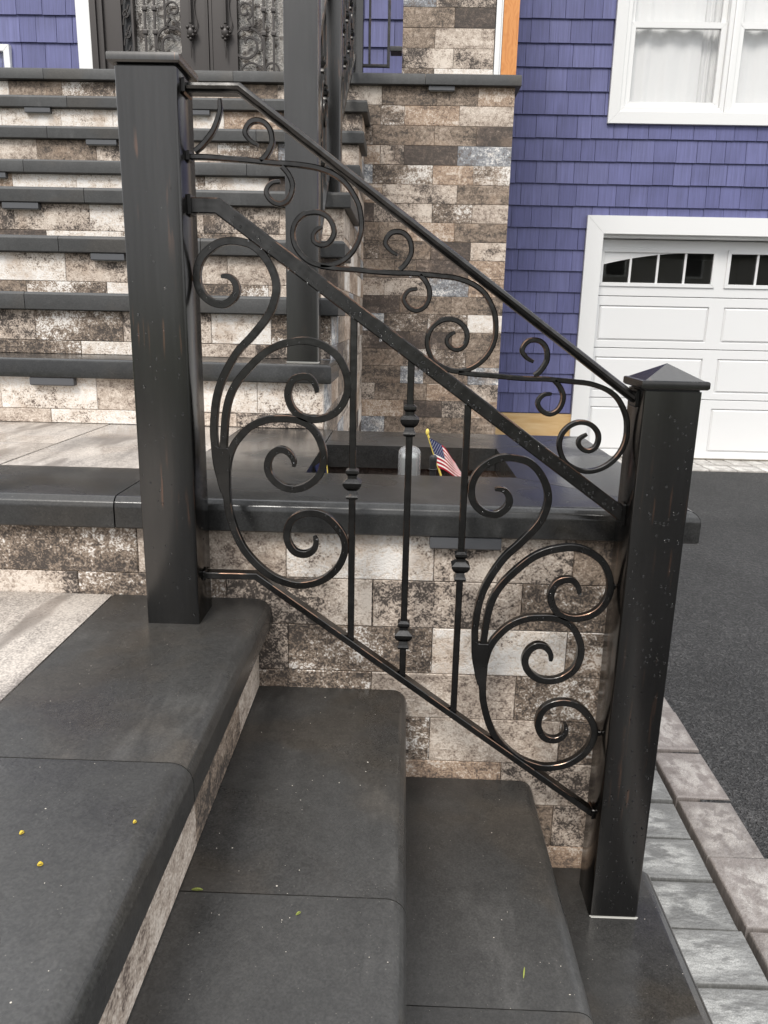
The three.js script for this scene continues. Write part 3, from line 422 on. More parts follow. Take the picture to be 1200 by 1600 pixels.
      for (const bxx of [-1.92, -1.85]) { mm('baluster', bxx - 0.007, bxx + 0.007, 1.5, 3.4, Zd - 0.012, Zd + 0.004); for (const cy of [1.94, 2.09]) { mm('baluster_collar', bxx - 0.015, bxx + 0.015, cy - 0.016, cy + 0.016, Zd - 0.02, Zd + 0.012, bronze, 0.007); } }
      for (const bxx of [-1.775]) mm('baluster', bxx - 0.006, bxx + 0.006, 1.98, 3.4, Zd - 0.012, Zd + 0.002);
      const spiral = (cxx, cyy, r0, r1, a0, turns) => { const P = []; const N = 26; for (let i = 0; i <= N; i++) { const f = i / N, a = a0 + turns * 6.283 * f * -sgn * -1, r = mix(r0, r1, f); P.push([X(cxx) + r * Math.cos(a) * (sgn < 0 ? 1 : 1), cyy + r * Math.sin(a)]); } return P; };
      const dsw = (P, w = 0.006) => mesh('scroll', sweepGeo(P, Zd - 0.002, w, 0.007), bronze, D);
      // big C scroll with its tail and small head
      const big = []; for (let i = 0; i <= 40; i++) { const f = i / 40, a = 3.6 - f * 9.6, r = f < 0.45 ? 0.105 : mix(0.105, 0.018, (f - 0.45) / 0.55); big.push([-1.735 + r * Math.cos(a), 1.872 + r * Math.sin(a)]); } dsw(big.map(([x, y]) => [X(x), y]), 0.0075);
      const head = []; for (let i = 0; i <= 30; i++) { const f = i / 30, a = 4.4 - f * 8.2, r = mix(0.062, 0.016, f); head.push([-1.715 + r * Math.cos(a), 2.085 + r * Math.sin(a)]); } dsw(head.map(([x, y]) => [X(x), y])); dsw(catmull([[-1.735, 2.027], [-1.76, 1.99], [-1.74, 1.965], [-1.70, 1.96]], 5).map(([x, y]) => [X(x), y]));
      const low = []; for (let i = 0; i <= 34; i++) { const f = i / 34, a = 3.2 - f * 8.6, r = mix(0.095, 0.016, f); low.push([-1.745 + r * Math.cos(a), 1.67 + r * Math.sin(a)]); } dsw(low.map(([x, y]) => [X(x), y]));
      const low2 = []; for (let i = 0; i <= 30; i++) { const f = i / 30, a = 3.2 - f * 8.0, r = mix(0.06, 0.014, f); low2.push([-1.9 + r * Math.cos(a), 1.70 + r * Math.sin(a)]); } dsw(low2.map(([x, y]) => [X(x), y]));
      // narrow strip of chained S scrolls
      for (let k = 0; k < 9; k++) { const yc = 1.66 + k * 0.13, f = k % 2 ? 1 : -1; const P = []; for (let i = 0; i <= 22; i++) { const q = i / 22, a = 1.2 + q * 7.6, r = mix(0.028, 0.008, q); P.push([X(-2.05 + f * r * Math.cos(a)), yc + r * Math.sin(a)]); } dsw(P, 0.004); dsw(catmull([[-2.076, yc - 0.07], [-2.07, yc - 0.03], [-2.045, yc + 0.02], [-2.03, yc + 0.06]], 4).map(([x, y]) => [X(x), y]), 0.004); }
      // pull handle with twisted leaf knot
      const hx = X(-1.582), Hn = sub('door_handle', H); D.add(Hn); const hm = (n, g) => mesh(n, g, bronze, Hn);
      hm('pull_bar', roundBox(hx - 0.009, hx + 0.009, 1.985, 2.7, Zd + 0.03, Zd + 0.048, 0.004, 2)); const kn = new THREE.SphereGeometry(0.028, 14, 10); kn.scale(1, 1.25, 0.7); kn.translate(hx, 1.93, Zd + 0.038); hm('leaf_knot', kn);
      for (const [dx, dy, r] of [[-0.02, 0.03, 0.014], [0.02, 0.028, 0.014], [-0.016, -0.03, 0.012], [0.018, -0.02, 0.012], [0.036, 0.0, 0.011], [0, -0.045, 0.012]]) { const q = new THREE.SphereGeometry(r, 8, 6); q.translate(hx + dx, 1.93 + dy, Zd + 0.045); hm('leaf_knot', q); }
      hm('finial', (() => { const g = new THREE.LatheGeometry([[0.006, 0.0], [0.008, -0.03], [0.004, -0.04], [0.009, -0.055], [0.004, -0.07], [0.006, -0.1], [0.002, -0.13], [0.0, -0.135]].map(([a, b]) => new THREE.Vector2(a, b)), 10); g.translate(hx, 1.895, Zd + 0.038); return g; })());
      hm('leaf_tendril', sweepGeo(catmull([[hx + 0.03, 1.95], [hx + 0.045, 1.99], [hx + 0.03, 2.05], [hx + 0.025, 2.13], [hx + 0.04, 2.2]], 5), Zd + 0.02, 0.003, 0.003));
    }
    mesh('door_head', boxGeo(-2.308, -0.608, 3.51, 3.65, ZD - 0.05, Zd + 0.03), bronze, D); mesh('hall_wall', boxGeo(-2.3, -0.62, 1.3, 3.6, ZD - 0.2, ZD - 0.18), std({ color: lin(0.42, 0.38, 0.35), roughness: 0.9 }), D);
  }
  { // small white framed window left of the door
    const w = sub('small_window', H); frame(w, 'casing', -3.45, -2.916, 1.42, 1.846, 0.045, ZD - 0.01, ZD + 0.035, white); mesh('pane', boxGeo(-3.41, -2.96, 1.46, 1.805, ZD + 0.003, ZD + 0.006), glassPane, w); mesh('inner_blind', boxGeo(-3.42, -2.95, 1.45, 1.81, ZD - 0.012, ZD - 0.006), white, w);
  }
  finish(H);
}
function rainGlass() { const n = fbm(40, 40, 3, 1991), p = fbm(6, 6, 3, 1993); return phys({ map: tex(512, 512, (u, v) => mix3(mix3(srgb(0x9a948d), srgb(0xd9d5cf), n(u, v)), srgb(0x4a423c), sstep(0.56, 0.7, p(u, v)) * 0.7)), bumpMap: grey(512, 512, (u, v) => n(u, v)), bumpScale: 0.02, roughness: 0.12, clearcoat: 0.5 }); }

// ---------------------------------------------------------------- foreground railing
const ZR = -1.4156, PW = 0.1016;
function post(parent, x, y0, y1, zf, rise = 0.028) { // hollow square post with a raised pyramid cap; x is its left edge, zf its front
  const p = mesh('post', roundBox(x, x + PW, y0, y1, zf - PW, zf, 0.005, 3, 1.0), postMat, parent);
  const g = slabVert(x, x + PW, y0, y1, zf - PW, zf, 0.005); p.geometry = g;
  {
    const cx = x + PW / 2, cz = zf - PW / 2, cap = sub('cap', parent), h = 0.0595; mesh('cap_plate', roundBox(cx - h, cx + h, y1 + 0.004, y1 + 0.019, cz - h, cz + h, 0.003, 2), postMat, cap); mesh('cap_neck', roundBox(cx - 0.047, cx + 0.047, y1 - 0.004, y1 + 0.004, cz - 0.047, cz + 0.047, 0.001, 1), black, cap);
    const q = h - 0.007; const a = [cx - q, y1 + 0.019, cz - q], b = [cx + q, y1 + 0.019, cz - q], c = [cx + q, y1 + 0.019, cz + q], d = [cx - q, y1 + 0.019, cz + q], t = [cx, y1 + 0.019 + rise, cz]; const T = [...d, ...c, ...t, ...c, ...b, ...t, ...b, ...a, ...t, ...a, ...d, ...t]; const pg = triGeo(T); pg.computeVertexNormals(); boxUV(pg, 1); mesh('cap_pyramid', pg, postMat, cap);
  }
  return p;
}
function slabVert(x0, x1, y0, y1, z0, z1, r) { // vertical prism with rounded vertical edges
  const s = new THREE.Shape(); s.moveTo(x0 + r, z0); s.lineTo(x1 - r, z0); s.absarc(x1 - r, z0 + r, r, -Math.PI / 2, 0); s.lineTo(x1, z1 - r); s.absarc(x1 - r, z1 - r, r, 0, Math.PI / 2); s.lineTo(x0 + r, z1); s.absarc(x0 + r, z1 - r, r, Math.PI / 2, Math.PI); s.lineTo(x0, z0 + r); s.absarc(x0 + r, z0 + r, r, Math.PI, 1.5 * Math.PI);
  let g = new THREE.ExtrudeGeometry(s, { depth: y1 - y0, bevelEnabled: false, curveSegments: 4 }); g.rotateX(Math.PI / 2); g.translate(0, y1, 0); // shape y -> z
  g = g.index ? g.toNonIndexed() : g; g.deleteAttribute('uv'); g = toCreasedNormals(g, 0.6); return boxUV(g, 1.0, R0(), R0());
}
function collarGeo(x, y, z, k = 1) { // square-turned double collar
  const pr = [[0.0075, -0.03], [0.013, -0.028], [0.0145, -0.024], [0.011, -0.018], [0.010, -0.012], [0.017, -0.007], [0.0215, 0.0], [0.0215, 0.004], [0.016, 0.008], [0.0105, 0.012], [0.0105, 0.017], [0.0145, 0.022], [0.0145, 0.027], [0.0075, 0.031]];
  const g = new THREE.LatheGeometry(pr.map(([a, b]) => new THREE.Vector2(a * 1.16 * k, b * k)), 4, Math.PI / 4).toNonIndexed(); g.translate(x, y, z); const h = toCreasedNormals(g, 0.5); const uv = h.attributes.uv; for (let i = 0; i < uv.count; i++) uv.setXY(i, 0.06 + 0.38 * uv.getX(i), uv.getY(i) * 0.3 + x); return h;
}
const mm = (a) => a.map(([x, y]) => [x / 1000, y / 1000]);
const SA = mm([[-332, 63], [-323, 64], [-314, 61], [-307, 53], [-304, 43], [-307, 31], [-316, 21], [-326, 15], [-337, 15], [-351, 19], [-363, 28], [-371, 39], [-375, 53], [-375, 70], [-371, 84], [-362, 99], [-347, 112], [-330, 121], [-311, 124], [-292, 122], [-275, 117], [-260, 106], [-248, 91], [-239, 74], [-234, 58], [-233, 41], [-236, 25], [-243, 6], [-254, -11], [-268, -28], [-284, -46], [-301, -63], [-313, -79], [-331, -110], [-342, -135], [-349, -160], [-353, -190], [-355, -218], [-354, -242], [-352, -272], [-347, -303], [-341, -331]]);
const SB = mm([[-160, -140], [-161, -131], [-167, -119], [-177, -111], [-189, -111], [-202, -116], [-210, -127], [-214, -142], [-212, -156], [-205, -171], [-192, -183], [-175, -189], [-157, -189], [-137, -183], [-120, -171], [-109, -154], [-103, -134], [-104, -112], [-111, -91], [-123, -72], [-143, -57], [-162, -49], [-184, -46], [-206, -49], [-228, -55], [-250, -66], [-270, -82], [-290, -102], [-306, -121], [-319, -142], [-327, -164], [-332, -189], [-335, -217], [-337, -242], [-338, -264], [-338, -289]]);
const SC = mm([[-204, -281], [-204, -270], [-210, -258], [-220, -250], [-233, -249], [-245, -257], [-253, -272], [-254, -285], [-249, -300], [-236, -314], [-221, -322], [-203, -324], [-185, -320], [-170, -311], [-157, -298], [-149, -279], [-147, -256], [-151, -238], [-159, -220], [-172, -204], [-189, -194], [-209, -190], [-229, -190], [-252, -192], [-272, -199], [-290, -210], [-305, -225], [-317, -241], [-325, -258], [-330, -276], [-333, -294]]);
const SD = mm([[-165, -418], [-162, -430], [-166, -444], [-177, -453], [-189, -455], [-204, -450], [-214, -437], [-219, -421], [-217, -402], [-209, -386], [-196, -376], [-180, -371], [-162, -371], [-144, -377], [-129, -389], [-116, -405], [-108, -420], [-105, -439], [-109, -459], [-118, -478], [-134, -496], [-155, -510], [-178, -517], [-199, -519], [-223, -514], [-247, -504], [-268, -489], [-288, -469], [-304, -448], [-316, -424], [-324, -400], [-330, -376], [-333, -355], [-334, -334], [-334, -313], [-333, -292]]);
const ST = mm([[-360, -239], [-359, -259], [-355, -287], [-349, -318], [-344, -334], [-341, -339], [-338, -355], [-327, -355], [-328, -328], [-327, -289], [-325, -261], [-328, -249], [-332, -248], [-347, -248], [-350, -245]]);
const SU = mm([[-150, 150], [-160, 145], [-166, 136], [-165, 126], [-155, 120], [-143, 121], [-134, 129], [-129, 141], [-132, 154], [-140, 166], [-153, 173], [-167, 174], [-181, 171], [-194, 161], [-201, 147], [-202, 133], [-198, 117], [-187, 102], [-174, 92], [-158, 86], [-141, 85], [-124, 89], [-108, 98], [-94, 113], [-85, 131], [-81, 148], [-82, 166], [-86, 186], [-95, 203], [-107, 219], [-120, 230], [-139, 240], [-160, 246], [-180, 249], [-203, 251], [-240, 253], [-277, 256], [-314, 258], [-351, 260], [-380, 260]]);
const SU2 = mm([[91, -25], [78, -34], [77, -44], [85, -53], [97, -56], [108, -50], [113, -37], [111, -22], [100, -9], [85, -3], [69, -4], [54, -13], [44, -27], [41, -44], [45, -61], [55, -78], [75, -90], [96, -95], [118, -91], [137, -80], [151, -65], [160, -48], [164, -31], [164, -12], [161, 7], [152, 27], [140, 44], [124, 56], [105, 64], [85, 69], [63, 71], [36, 73], [8, 75], [-17, 75], [-50, 76], [-91, 79], [-129, 81], [-153, 84]]);
const HK1 = mm([[-261, 280], [-271, 285], [-278, 291], [-283, 299], [-280, 309], [-272, 317], [-261, 319], [-250, 316], [-241, 307], [-237, 295], [-237, 283], [-242, 272], [-249, 262], [-257, 255]]);
const HK2 = mm([[-220, 247], [-213, 240], [-206, 230], [-202, 218], [-204, 204], [-211, 192], [-223, 186], [-234, 188], [-243, 195], [-248, 205], [-245, 214], [-237, 221], [-224, 223]]);
const SQ = mm([[-325, 352], [-325, 335], [-330, 319], [-338, 302], [-350, 287], [-361, 276], [-371, 269]]);
const railTop = [[-0.3845, 0.3662], [-0.290, 0.3668], [0.4277, -0.1382]], railMid = [[-0.3845, 0.1806], [-0.333, 0.1806], [0.4277, -0.3592]], railLow = [[-0.3845, -0.502], [-0.2806, -0.5015], [0.4277, -1.0135]];
{
  const rl = thing('stair_railing', 'black scrolled iron stair railing with two square posts beside the foreground steps', 'railing');
  post(rl, -0.4861, YP, 0.3865, -1.3648, 0.009); post(rl, 0.4277, Y4, -0.119, -1.3648);
  const fine = (P) => { const o = []; for (let i = 0; i + 1 < P.length; i++) { const n = i === 0 && P.length === 3 ? 3 : 10; for (let k = 0; k < n; k++) o.push([mix(P[i][0], P[i + 1][0], k / n), mix(P[i][1], P[i + 1][1], k / n)]); } o.push(P[P.length - 1]); return o; };
  // moulded top rail: shallow cap with rolled edges over a channel
  mesh('top_rail', sweepGeo(fine(railTop), ZR, 0.008, 0.02, { prof: [[0.0075, -0.012], [0.0085, 0], [0.0075, 0.012], [0.0055, 0.0185], [0.001, 0.0205], [-0.0035, 0.0185], [-0.0055, 0.014], [-0.0085, 0.012], [-0.0085, -0.012], [-0.0055, -0.014], [-0.0035, -0.0185], [0.001, -0.0205], [0.0055, -0.0185]] }), iron, rl);
  mesh('middle_rail', sweepGeo(fine(railMid), ZR, 0.0132, 0.0125, { ch: 0.16 }), iron, rl); mesh('bottom_rail', sweepGeo(fine(railLow), ZR, 0.0065, 0.0125, { ch: 0.2 }), iron, rl);
  const plate = (x, y, hy, hz) => mesh('rail_bracket', roundBox(x - 0.003, x + 0.003, y - hy, y + hy, ZR - hz, ZR + hz, 0.0015, 1), iron, rl);
  plate(-0.381, 0.3662, 0.012, 0.024); plate(-0.381, 0.1806, 0.018, 0.016); plate(-0.381, 0.26, 0.009, 0.012); plate(-0.381, -0.502, 0.010, 0.016); plate(0.424, -0.1355, 0.016, 0.024); plate(0.424, -0.3566, 0.022, 0.016); plate(0.424, -1.010, 0.012, 0.016);
  const bar = (P, hw, o) => mesh('scroll', sweepGeo(catmull(P, 4), ZR, hw, 0.0072, o), iron, rl);
  const g2 = (P) => P.map(([x, y]) => [1.03 * x + 0.5215, 1.02 * y - 0.379]);
  for (const f of [(P) => P, g2]) {
    bar(f(SA), 0.0069, { t0: 0.45, t1: 0.5 }); bar(f(SB), 0.0069, { t0: 0.45 }); bar(f(SC), 0.0069, { t0: 0.45 }); bar(f(SD), 0.0070, { t0: 0.45 });
    const s = new THREE.Shape(f(ST).map((p) => new THREE.Vector2(...p))); let g = new THREE.ExtrudeGeometry(s, { depth: 0.0124, bevelEnabled: true, bevelThickness: 0.0018, bevelSize: 0.0015, bevelOffset: -0.0005, bevelSegments: 1 }); g.translate(0, 0, ZR - 0.0062); g = g.index ? g.toNonIndexed() : g; g.deleteAttribute('uv'); g.computeVertexNormals(); boxUV(g, 1); const uv = g.attributes.uv; for (let i = 0; i < uv.count; i++) uv.setX(i, 0.05 + 0.4 * (uv.getX(i) - Math.floor(uv.getX(i)))); mesh('scroll_stem', g, iron, rl);
  }
  const mv = (P, dx, dy) => P.map(([x, y]) => [x + dx, y + dy]);
  const ub = (P) => mesh('scroll', sweepGeo(catmull(P, 4), ZR, 0.0047, 0.0062, { t0: 0.6, ch: 0.4 }), iron, rl);
  const third = (P) => mv(P, 0.2535, -0.1805).map(([x, y]) => [Math.min(x, 0.419), y]);
  ub(SU); ub(SU2); ub(third(SU2)); ub(SQ);
  const hookAt = [[0, 0], [0.2445, -0.1745], [0.497, -0.355]]; for (const [dx, dy] of hookAt) { ub(mv(HK1, dx, dy)); ub(mv(HK2, dx, dy).slice().reverse()); }
  // balusters with collars
  const bal = (x, yt, yb, cs) => { const b = mesh('baluster', sweepGeo([[x, yt], [x, mix(yt, yb, 0.5)], [x, yb]], ZR, 0.0064, 0.0064, { ch: 0.2 }), iron, rl); for (const c of cs) mesh('collar', collarGeo(x, c, ZR), iron, b); };
  bal(-0.0925, -0.001, -0.640, [-0.3118]); bal(0.0135, -0.076, -0.712, [-0.188, -0.6189]); bal(0.1209, -0.152, -0.792, [-0.4711]);
  const tie = (x, y, w, h) => mesh('weld_tab', roundBox(x - w, x + w, y - h, y + h, ZR - 0.005, ZR + 0.005, 0.001, 1), iron, rl); tie(-0.378, 0.058, 0.006, 0.006); tie(-0.0985, -0.132, 0.004, 0.006); tie(-0.0985, -0.44, 0.003, 0.006); tie(0.419, -0.505, 0.007, 0.006); tie(0.4195, -0.826, 0.007, 0.006);
  // caulk at the foot of the lower post
  mesh('caulk_bead', roundBox(0.4275, 0.5305, Y4 + 0.0002, Y4 + 0.0024, -1.3652, -1.3632, 0.0008, 1), caulk, rl);
  // rain drops on posts and bars (joined)
  const D = [], ico = new THREE.SphereGeometry(1, 8, 5); ico.deleteAttribute('uv'); const r = rng(900); const drop = (x, y, z, s, axis) => { const g = ico.clone(); const k = [1, 1.1, 1]; if (axis === 'z') g.scale(s, s * 1.12, s * 0.55); else if (axis === 'x') g.scale(s * 0.55, s * 1.12, s); else g.scale(s, s * 0.55, s); g.translate(x, y, z); D.push(g); };
  for (let i = 0; i < 230; i++) { const t = r(); const y = mix(Y4 + 0.02, -0.16, t * t * 0.45 + t * 0.55); drop(0.4277 + 0.006 + r() * (PW - 0.012), y, -1.3648, 0.0013 + 0.0026 * r() * r(), 'z'); }
  for (let i = 0; i < 70; i++) drop(-0.4861 + 0.006 + r() * (PW - 0.012), mix(YP + 0.02, 0.25, r()), -1.3648, 0.0011 + 0.002 * r() * r(), 'z');
  for (let i = 0; i < 30; i++) drop(-0.4861 + PW, mix(YP + 0.02, 0.3, r()), -1.37 - r() * 0.09, 0.0008 + 0.0014 * r() * r(), 'x');
  for (let i = 0; i < 160; i++) { const t = r(); const x = mix(-0.32, 0.42, t), y = mix(0.1806 - 0.013 * 0.7, -0.3592, (x + 0.333) / 0.7607); drop(x, y + (r() - 0.5) * 0.024, ZR + 0.0125, 0.0013 + 0.0026 * r() * r(), 'z'); }
  for (const P of [SA, SB, SC, SD, g2(SA), g2(SB), g2(SC), g2(SD)]) for (let i = 0; i < 16; i++) { const k = Math.floor(r() * (P.length - 1)), t = r(); drop(mix(P[k][0], P[k + 1][0], t) + (r() - 0.5) * 0.006, mix(P[k][1], P[k + 1][1], t) + (r() - 0.5) * 0.006, ZR + 0.0072, 0.001 + 0.0016 * r(), 'z'); }
  for (const P of [SU2, SD, g2(SD), SB, SC]) for (let i = 0; i < 10; i++) { const k = 10 + Math.floor(r() * (P.length - 14)); const low = P[k][1] < (P[k - 3][1] + P[k + 3][1]) / 2; drop(P[k][0], P[k][1] - 0.0058, ZR + (r() - 0.5) * 0.006, 0.0018 + 0.0008 * r(), 'z'); }
  const dm = mesh('rain_drops', mergeGeometries(D), dropMat, rl); dm.userData.kind = 'stuff';
  finish(rl);
}

// ---------------------------------------------------------------- railing up the main staircase, and porch railing
{
  const rl = thing('stair_railing', 'tall iron railing with square posts running up the main staircase to the porch', 'railing'); const xc = -0.335;
  const posts = [[-2.53, YS(1), 1.06], [-3.36, YS(4), 1.75], [-4.86, YS(8), 2.45]];
  for (const [z, y0, y1] of posts) post(rl, xc - PW / 2, y0, y1, z);
  mesh('caulk_bead', roundBox(xc - PW / 2 - 0.002, xc + PW / 2 + 0.006, YS(1) + 0.0002, YS(1) + 0.004, -2.5305, -2.5265, 0.001, 1), caulk, rl); mesh('caulk_bead', roundBox(xc + PW / 2 + 0.0005, xc + PW / 2 + 0.005, YS(1) + 0.0002, YS(1) + 0.004, -2.56, -2.531, 0.001, 1), caulk, rl);
  // rails in the z-y plane: build in x-y and turn
  const turn = (g, x) => { g.rotateY(Math.PI / 2); g.translate(x, 0, 0); return g; }; // path x -> -z
  const seg = (za, ya, zb, yb) => { for (const [h, hw, n] of [[0.09, 0.008, 'bottom_rail'], [0.78, 0.014, 'middle_rail'], [0.93, 0.01, 'top_rail']]) mesh(n, turn(sweepGeo([[-za, ya + h], [-(za + zb) / 2, (ya + yb) / 2 + h], [-zb, yb + h]], 0, hw, 0.014), xc), iron, rl);
    const L = Math.abs(zb - za), n = Math.max(2, Math.round(L / 0.115)); for (let i = 1; i < n; i++) { const f = i / n, z = mix(za, zb, f), y = mix(ya, yb, f); const b = mesh('baluster', turn(sweepGeo([[-z, y + 0.085], [-z, y + 0.45], [-z, y + 0.775]], 0, 0.0064, 0.0064), xc), iron, rl); for (const c of i % 2 ? [0.43] : [0.26, 0.6]) mesh('collar', collarGeo(xc, y + c, z), iron, b); }
    for (let i = 0; i < 2; i++) { const z0 = mix(za, zb, 0.25 + 0.5 * i), y0 = mix(ya, yb, 0.25 + 0.5 * i); const P = SB.map(([x, y]) => [-z0 + (x + 0.22), y + 0.56 + y0]); mesh('scroll', turn(sweepGeo(catmull(P, 2), 0, 0.006, 0.006), xc), iron, rl); } };
  seg(-2.6316, YS(1) + 0.03, -3.36, YS(4) + 0.02); seg(-3.4616, YS(4) + 0.05, -4.86, YS(8) + 0.02);
  finish(rl);
  const pr = thing('porch_railing', 'short iron railing section between stair post and stone porch column', 'railing'); const z = -4.9, y0 = YS(8);
  const v = (x, a, b, hw) => sweepGeo([[x, a], [x, (a + b) / 2], [x, b]], z, hw, hw);
  mesh('end_bar', v(-0.137, 1.395, 2.3, 0.008), iron, pr); mesh('bottom_rail', sweepGeo([[-0.285, 1.404], [-0.2, 1.404], [-0.1455, 1.404]], z, 0.007, 0.012), iron, pr); mesh('top_rail', sweepGeo([[-0.285, 2.28], [-0.2, 2.28], [-0.1455, 2.28]], z, 0.01, 0.018), iron, pr);
  const b = mesh('baluster', v(-0.247, 1.411, 2.27, 0.0066), iron, pr); mesh('collar', collarGeo(-0.247, 1.79, z), iron, b); mesh('wall_bracket', roundBox(-0.128, -0.06, 1.478, 1.506, z - 0.075, z + 0.012, 0.004, 2), iron, pr); finish(pr);
}

// ---------------------------------------------------------------- slim step lights under the nosings
{
  const L = [[7, -2.104, -1.963, 'one riser below the porch'], [6, -1.665, -1.508, 'two risers below the porch coping'], [5, -2.09, -1.951, 'three risers below the porch coping'], [4, -1.67, -1.52, 'on the riser below the deep stair landing'], [3, -1.203, -1.075, 'on the third riser up from the terrace'], [1, -1.222, -1.077, 'on the lowest riser above the terrace'], [7, -1.23, -1.091, 'at the top tread behind the railing scrolls']];
  const put = (x0, x1, yTop, zr, label) => { const t = thing('step_light', label, 'step light', 'slim lights under the stair nosings'); mesh('housing', roundBox(x0, x1, yTop - 0.0265, yTop - 0.0006, zr - 0.004, zr + 0.026, 0.002, 1), lampBlack, t); mesh('lens', roundBox(x0 + 0.006, x1 - 0.006, yTop - 0.0277, yTop - 0.0266, zr + 0.003, zr + 0.02, 0.0004, 1), std({ color: lin(0.35, 0.35, 0.33), roughness: 0.4 }), t); finish(t); };
  for (const [k, a, b, w] of L) put(a, b, YS(k) - 0.061, ZS[k - 1] - 0.03, 'slim dark light bar under the tread nosing ' + w);
  put(0.099, 0.246, YS(8) - 0.06, -4.81, 'slim dark light bar under the porch coping on the tall stone wall'); put(0.063, 0.209, YT - 0.066, ZW, 'slim dark light bar under the planter coping behind the railing balusters');
}

// ---------------------------------------------------------------- things in the planter
function flagTexture() {
  const c = document.createElement('canvas'); c.width = 380; c.height = 200; const x = c.getContext('2d'); for (let i = 0; i < 13; i++) { x.fillStyle = i % 2 ? '#f2efe9' : '#b3142b'; x.fillRect(0, i * 200 / 13, 380, 200 / 13 + 1); } x.fillStyle = '#1b2350'; x.fillRect(0, 0, 160, 108); x.fillStyle = '#f4f2ee';
  for (let r = 0; r < 9; r++) for (let k = 0; k < (r % 2 ? 5 : 6); k++) { const cx = (r % 2 ? 26.6 : 13.3) + k * 26.6, cy = 10.8 + r * 10.8; x.beginPath(); for (let p = 0; p < 10; p++) { const a = -Math.PI / 2 + p * Math.PI / 5, q = p % 2 ? 2.2 : 5.4; x.lineTo(cx + q * Math.cos(a), cy + q * Math.sin(a)); } x.fill(); }
  const t = new THREE.CanvasTexture(c); t.colorSpace = THREE.SRGBColorSpace; t.magFilter = THREE.LinearFilter; return t;
}
const flagTex = flagTexture(), flagCloth = std({ map: flagTex, roughness: 0.85, side: THREE.DoubleSide }), stick = std({ color: lin(0.78, 0.6, 0.12), roughness: 0.5 });
function smallFlag(label, tip, foot, hoist, wid, droop, spread, plain) {
  const t = thing('small_flag', label, 'flag'); const a = new THREE.Vector3(...tip), b = new THREE.Vector3(...foot); const c = new THREE.LineCurve3(a, b); mesh('flag_stick', new THREE.TubeGeometry(c, 1, 0.0028, 8), stick, t); const tipG = new THREE.SphereGeometry(0.0048, 10, 8); tipG.scale(1, 1.9, 1); tipG.translate(a.x, a.y + 0.003, a.z); mesh('flag_tip', tipG, stick, t);
  const nu = 34, nv = 16, P = [], U = [], I = []; const d = b.clone().sub(a).normalize();
  for (let j = 0; j <= nv; j++) for (let i = 0; i <= nu; i++) { const u = i / nu, v = j / nv; const p = a.clone().addScaledVector(d, 0.012 + v * hoist); p.x += u * wid * spread + 0.006 * Math.sin(v * 3 + u * 5) * u; p.y -= droop * (u * u * 0.55 + u * 0.5) * (1 - 0.2 * v); p.z += 0.012 * Math.sin(u * 9 + v * 2.2) * u + 0.003; P.push(p.x, p.y, p.z); U.push(u, 1 - v); }
  for (let j = 0; j < nv; j++) for (let i = 0; i < nu; i++) { const q = j * (nu + 1) + i; I.push(q, q + nu + 1, q + 1, q + 1, q + nu + 1, q + nu + 2); }
  const g = new THREE.BufferGeometry(); g.setAttribute('position', new THREE.Float32BufferAttribute(P, 3)); g.setAttribute('uv', new THREE.Float32BufferAttribute(U, 2)); g.setIndex(I); g.computeVertexNormals(); mesh('flag_cloth', g, plain ? std({ color: lin(0.016, 0.02, 0.075), roughness: 0.85, side: THREE.DoubleSide }) : flagCloth, t); finish(t);
}
smallFlag('small stars and stripes flag on a yellow stick beside the clear garden light', [0.067, -0.298, -2.0], [0.135, -0.49, -2.0], 0.085, 0.125, 0.06, 0.62);
smallFlag('small navy cloth furled on a yellow stick at the planter corner by the iron scrolls', [-0.2, -0.353, -1.955], [-0.185, -0.49, -1.95], 0.075, 0.04, 0.02, -0.6, true);
{
  const t = thing('garden_light', 'clear domed garden light standing in the planter behind the balusters', 'garden light'); const x = 0.021, z = -1.95;
  const hood = new THREE.LatheGeometry([[0.0295, -0.13], [0.0295, -0.02], [0.0285, -0.012], [0.024, -0.004], [0.014, 0.001], [0, 0.002]].map(([a, b]) => new THREE.Vector2(a, b)), 32); hood.translate(x, -0.3265, z); mesh('clear_hood', hood, phys({ color: 0xffffff, transmission: 0.85, thickness: 0, roughness: 0.08, ior: 1.5 }), t);
  const core = new THREE.LatheGeometry([[0, -0.13], [0.021, -0.13], [0.022, -0.03], [0.02, -0.018], [0, -0.014]].map(([a, b]) => new THREE.Vector2(a, b)), 28); core.translate(x, -0.3265, z); mesh('reflector', core, std({ color: lin(0.35, 0.36, 0.35), roughness: 0.3, metalness: 0.6 }), t);
  const band = new THREE.LatheGeometry([[0.0298, -0.13], [0.0315, -0.13], [0.0315, -0.118], [0.0298, -0.118]].map(([a, b]) => new THREE.Vector2(a, b)), 28); band.translate(x, -0.3265, z); mesh('base_ring', band, black, t); const spike = new THREE.ConeGeometry(0.012, 0.06, 10); spike.rotateX(Math.PI); spike.translate(x, -0.4865, z); mesh('ground_spike', spike, black, t); finish(t);
  const s = thing('garden_stake', 'short black plastic stake in the planter in front of the flag', 'stake'); const g = new THREE.LatheGeometry([[0.002, -0.5], [0.0075, -0.44], [0.0085, -0.36], [0.0095, -0.352], [0.0095, -0.343], [0.006, -0.3385], [0, -0.338]].map(([a, b]) => new THREE.Vector2(a, b)), 12); g.translate(0.081, 0, -1.9); mesh('stake_shaft', g, black, s); mesh('stake_collar', (() => { const q = new THREE.TorusGeometry(0.009, 0.002, 6, 16); q.rotateX(Math.PI / 2); q.translate(0.081, -0.375, -1.9); return q; })(), black, s); finish(s);
}

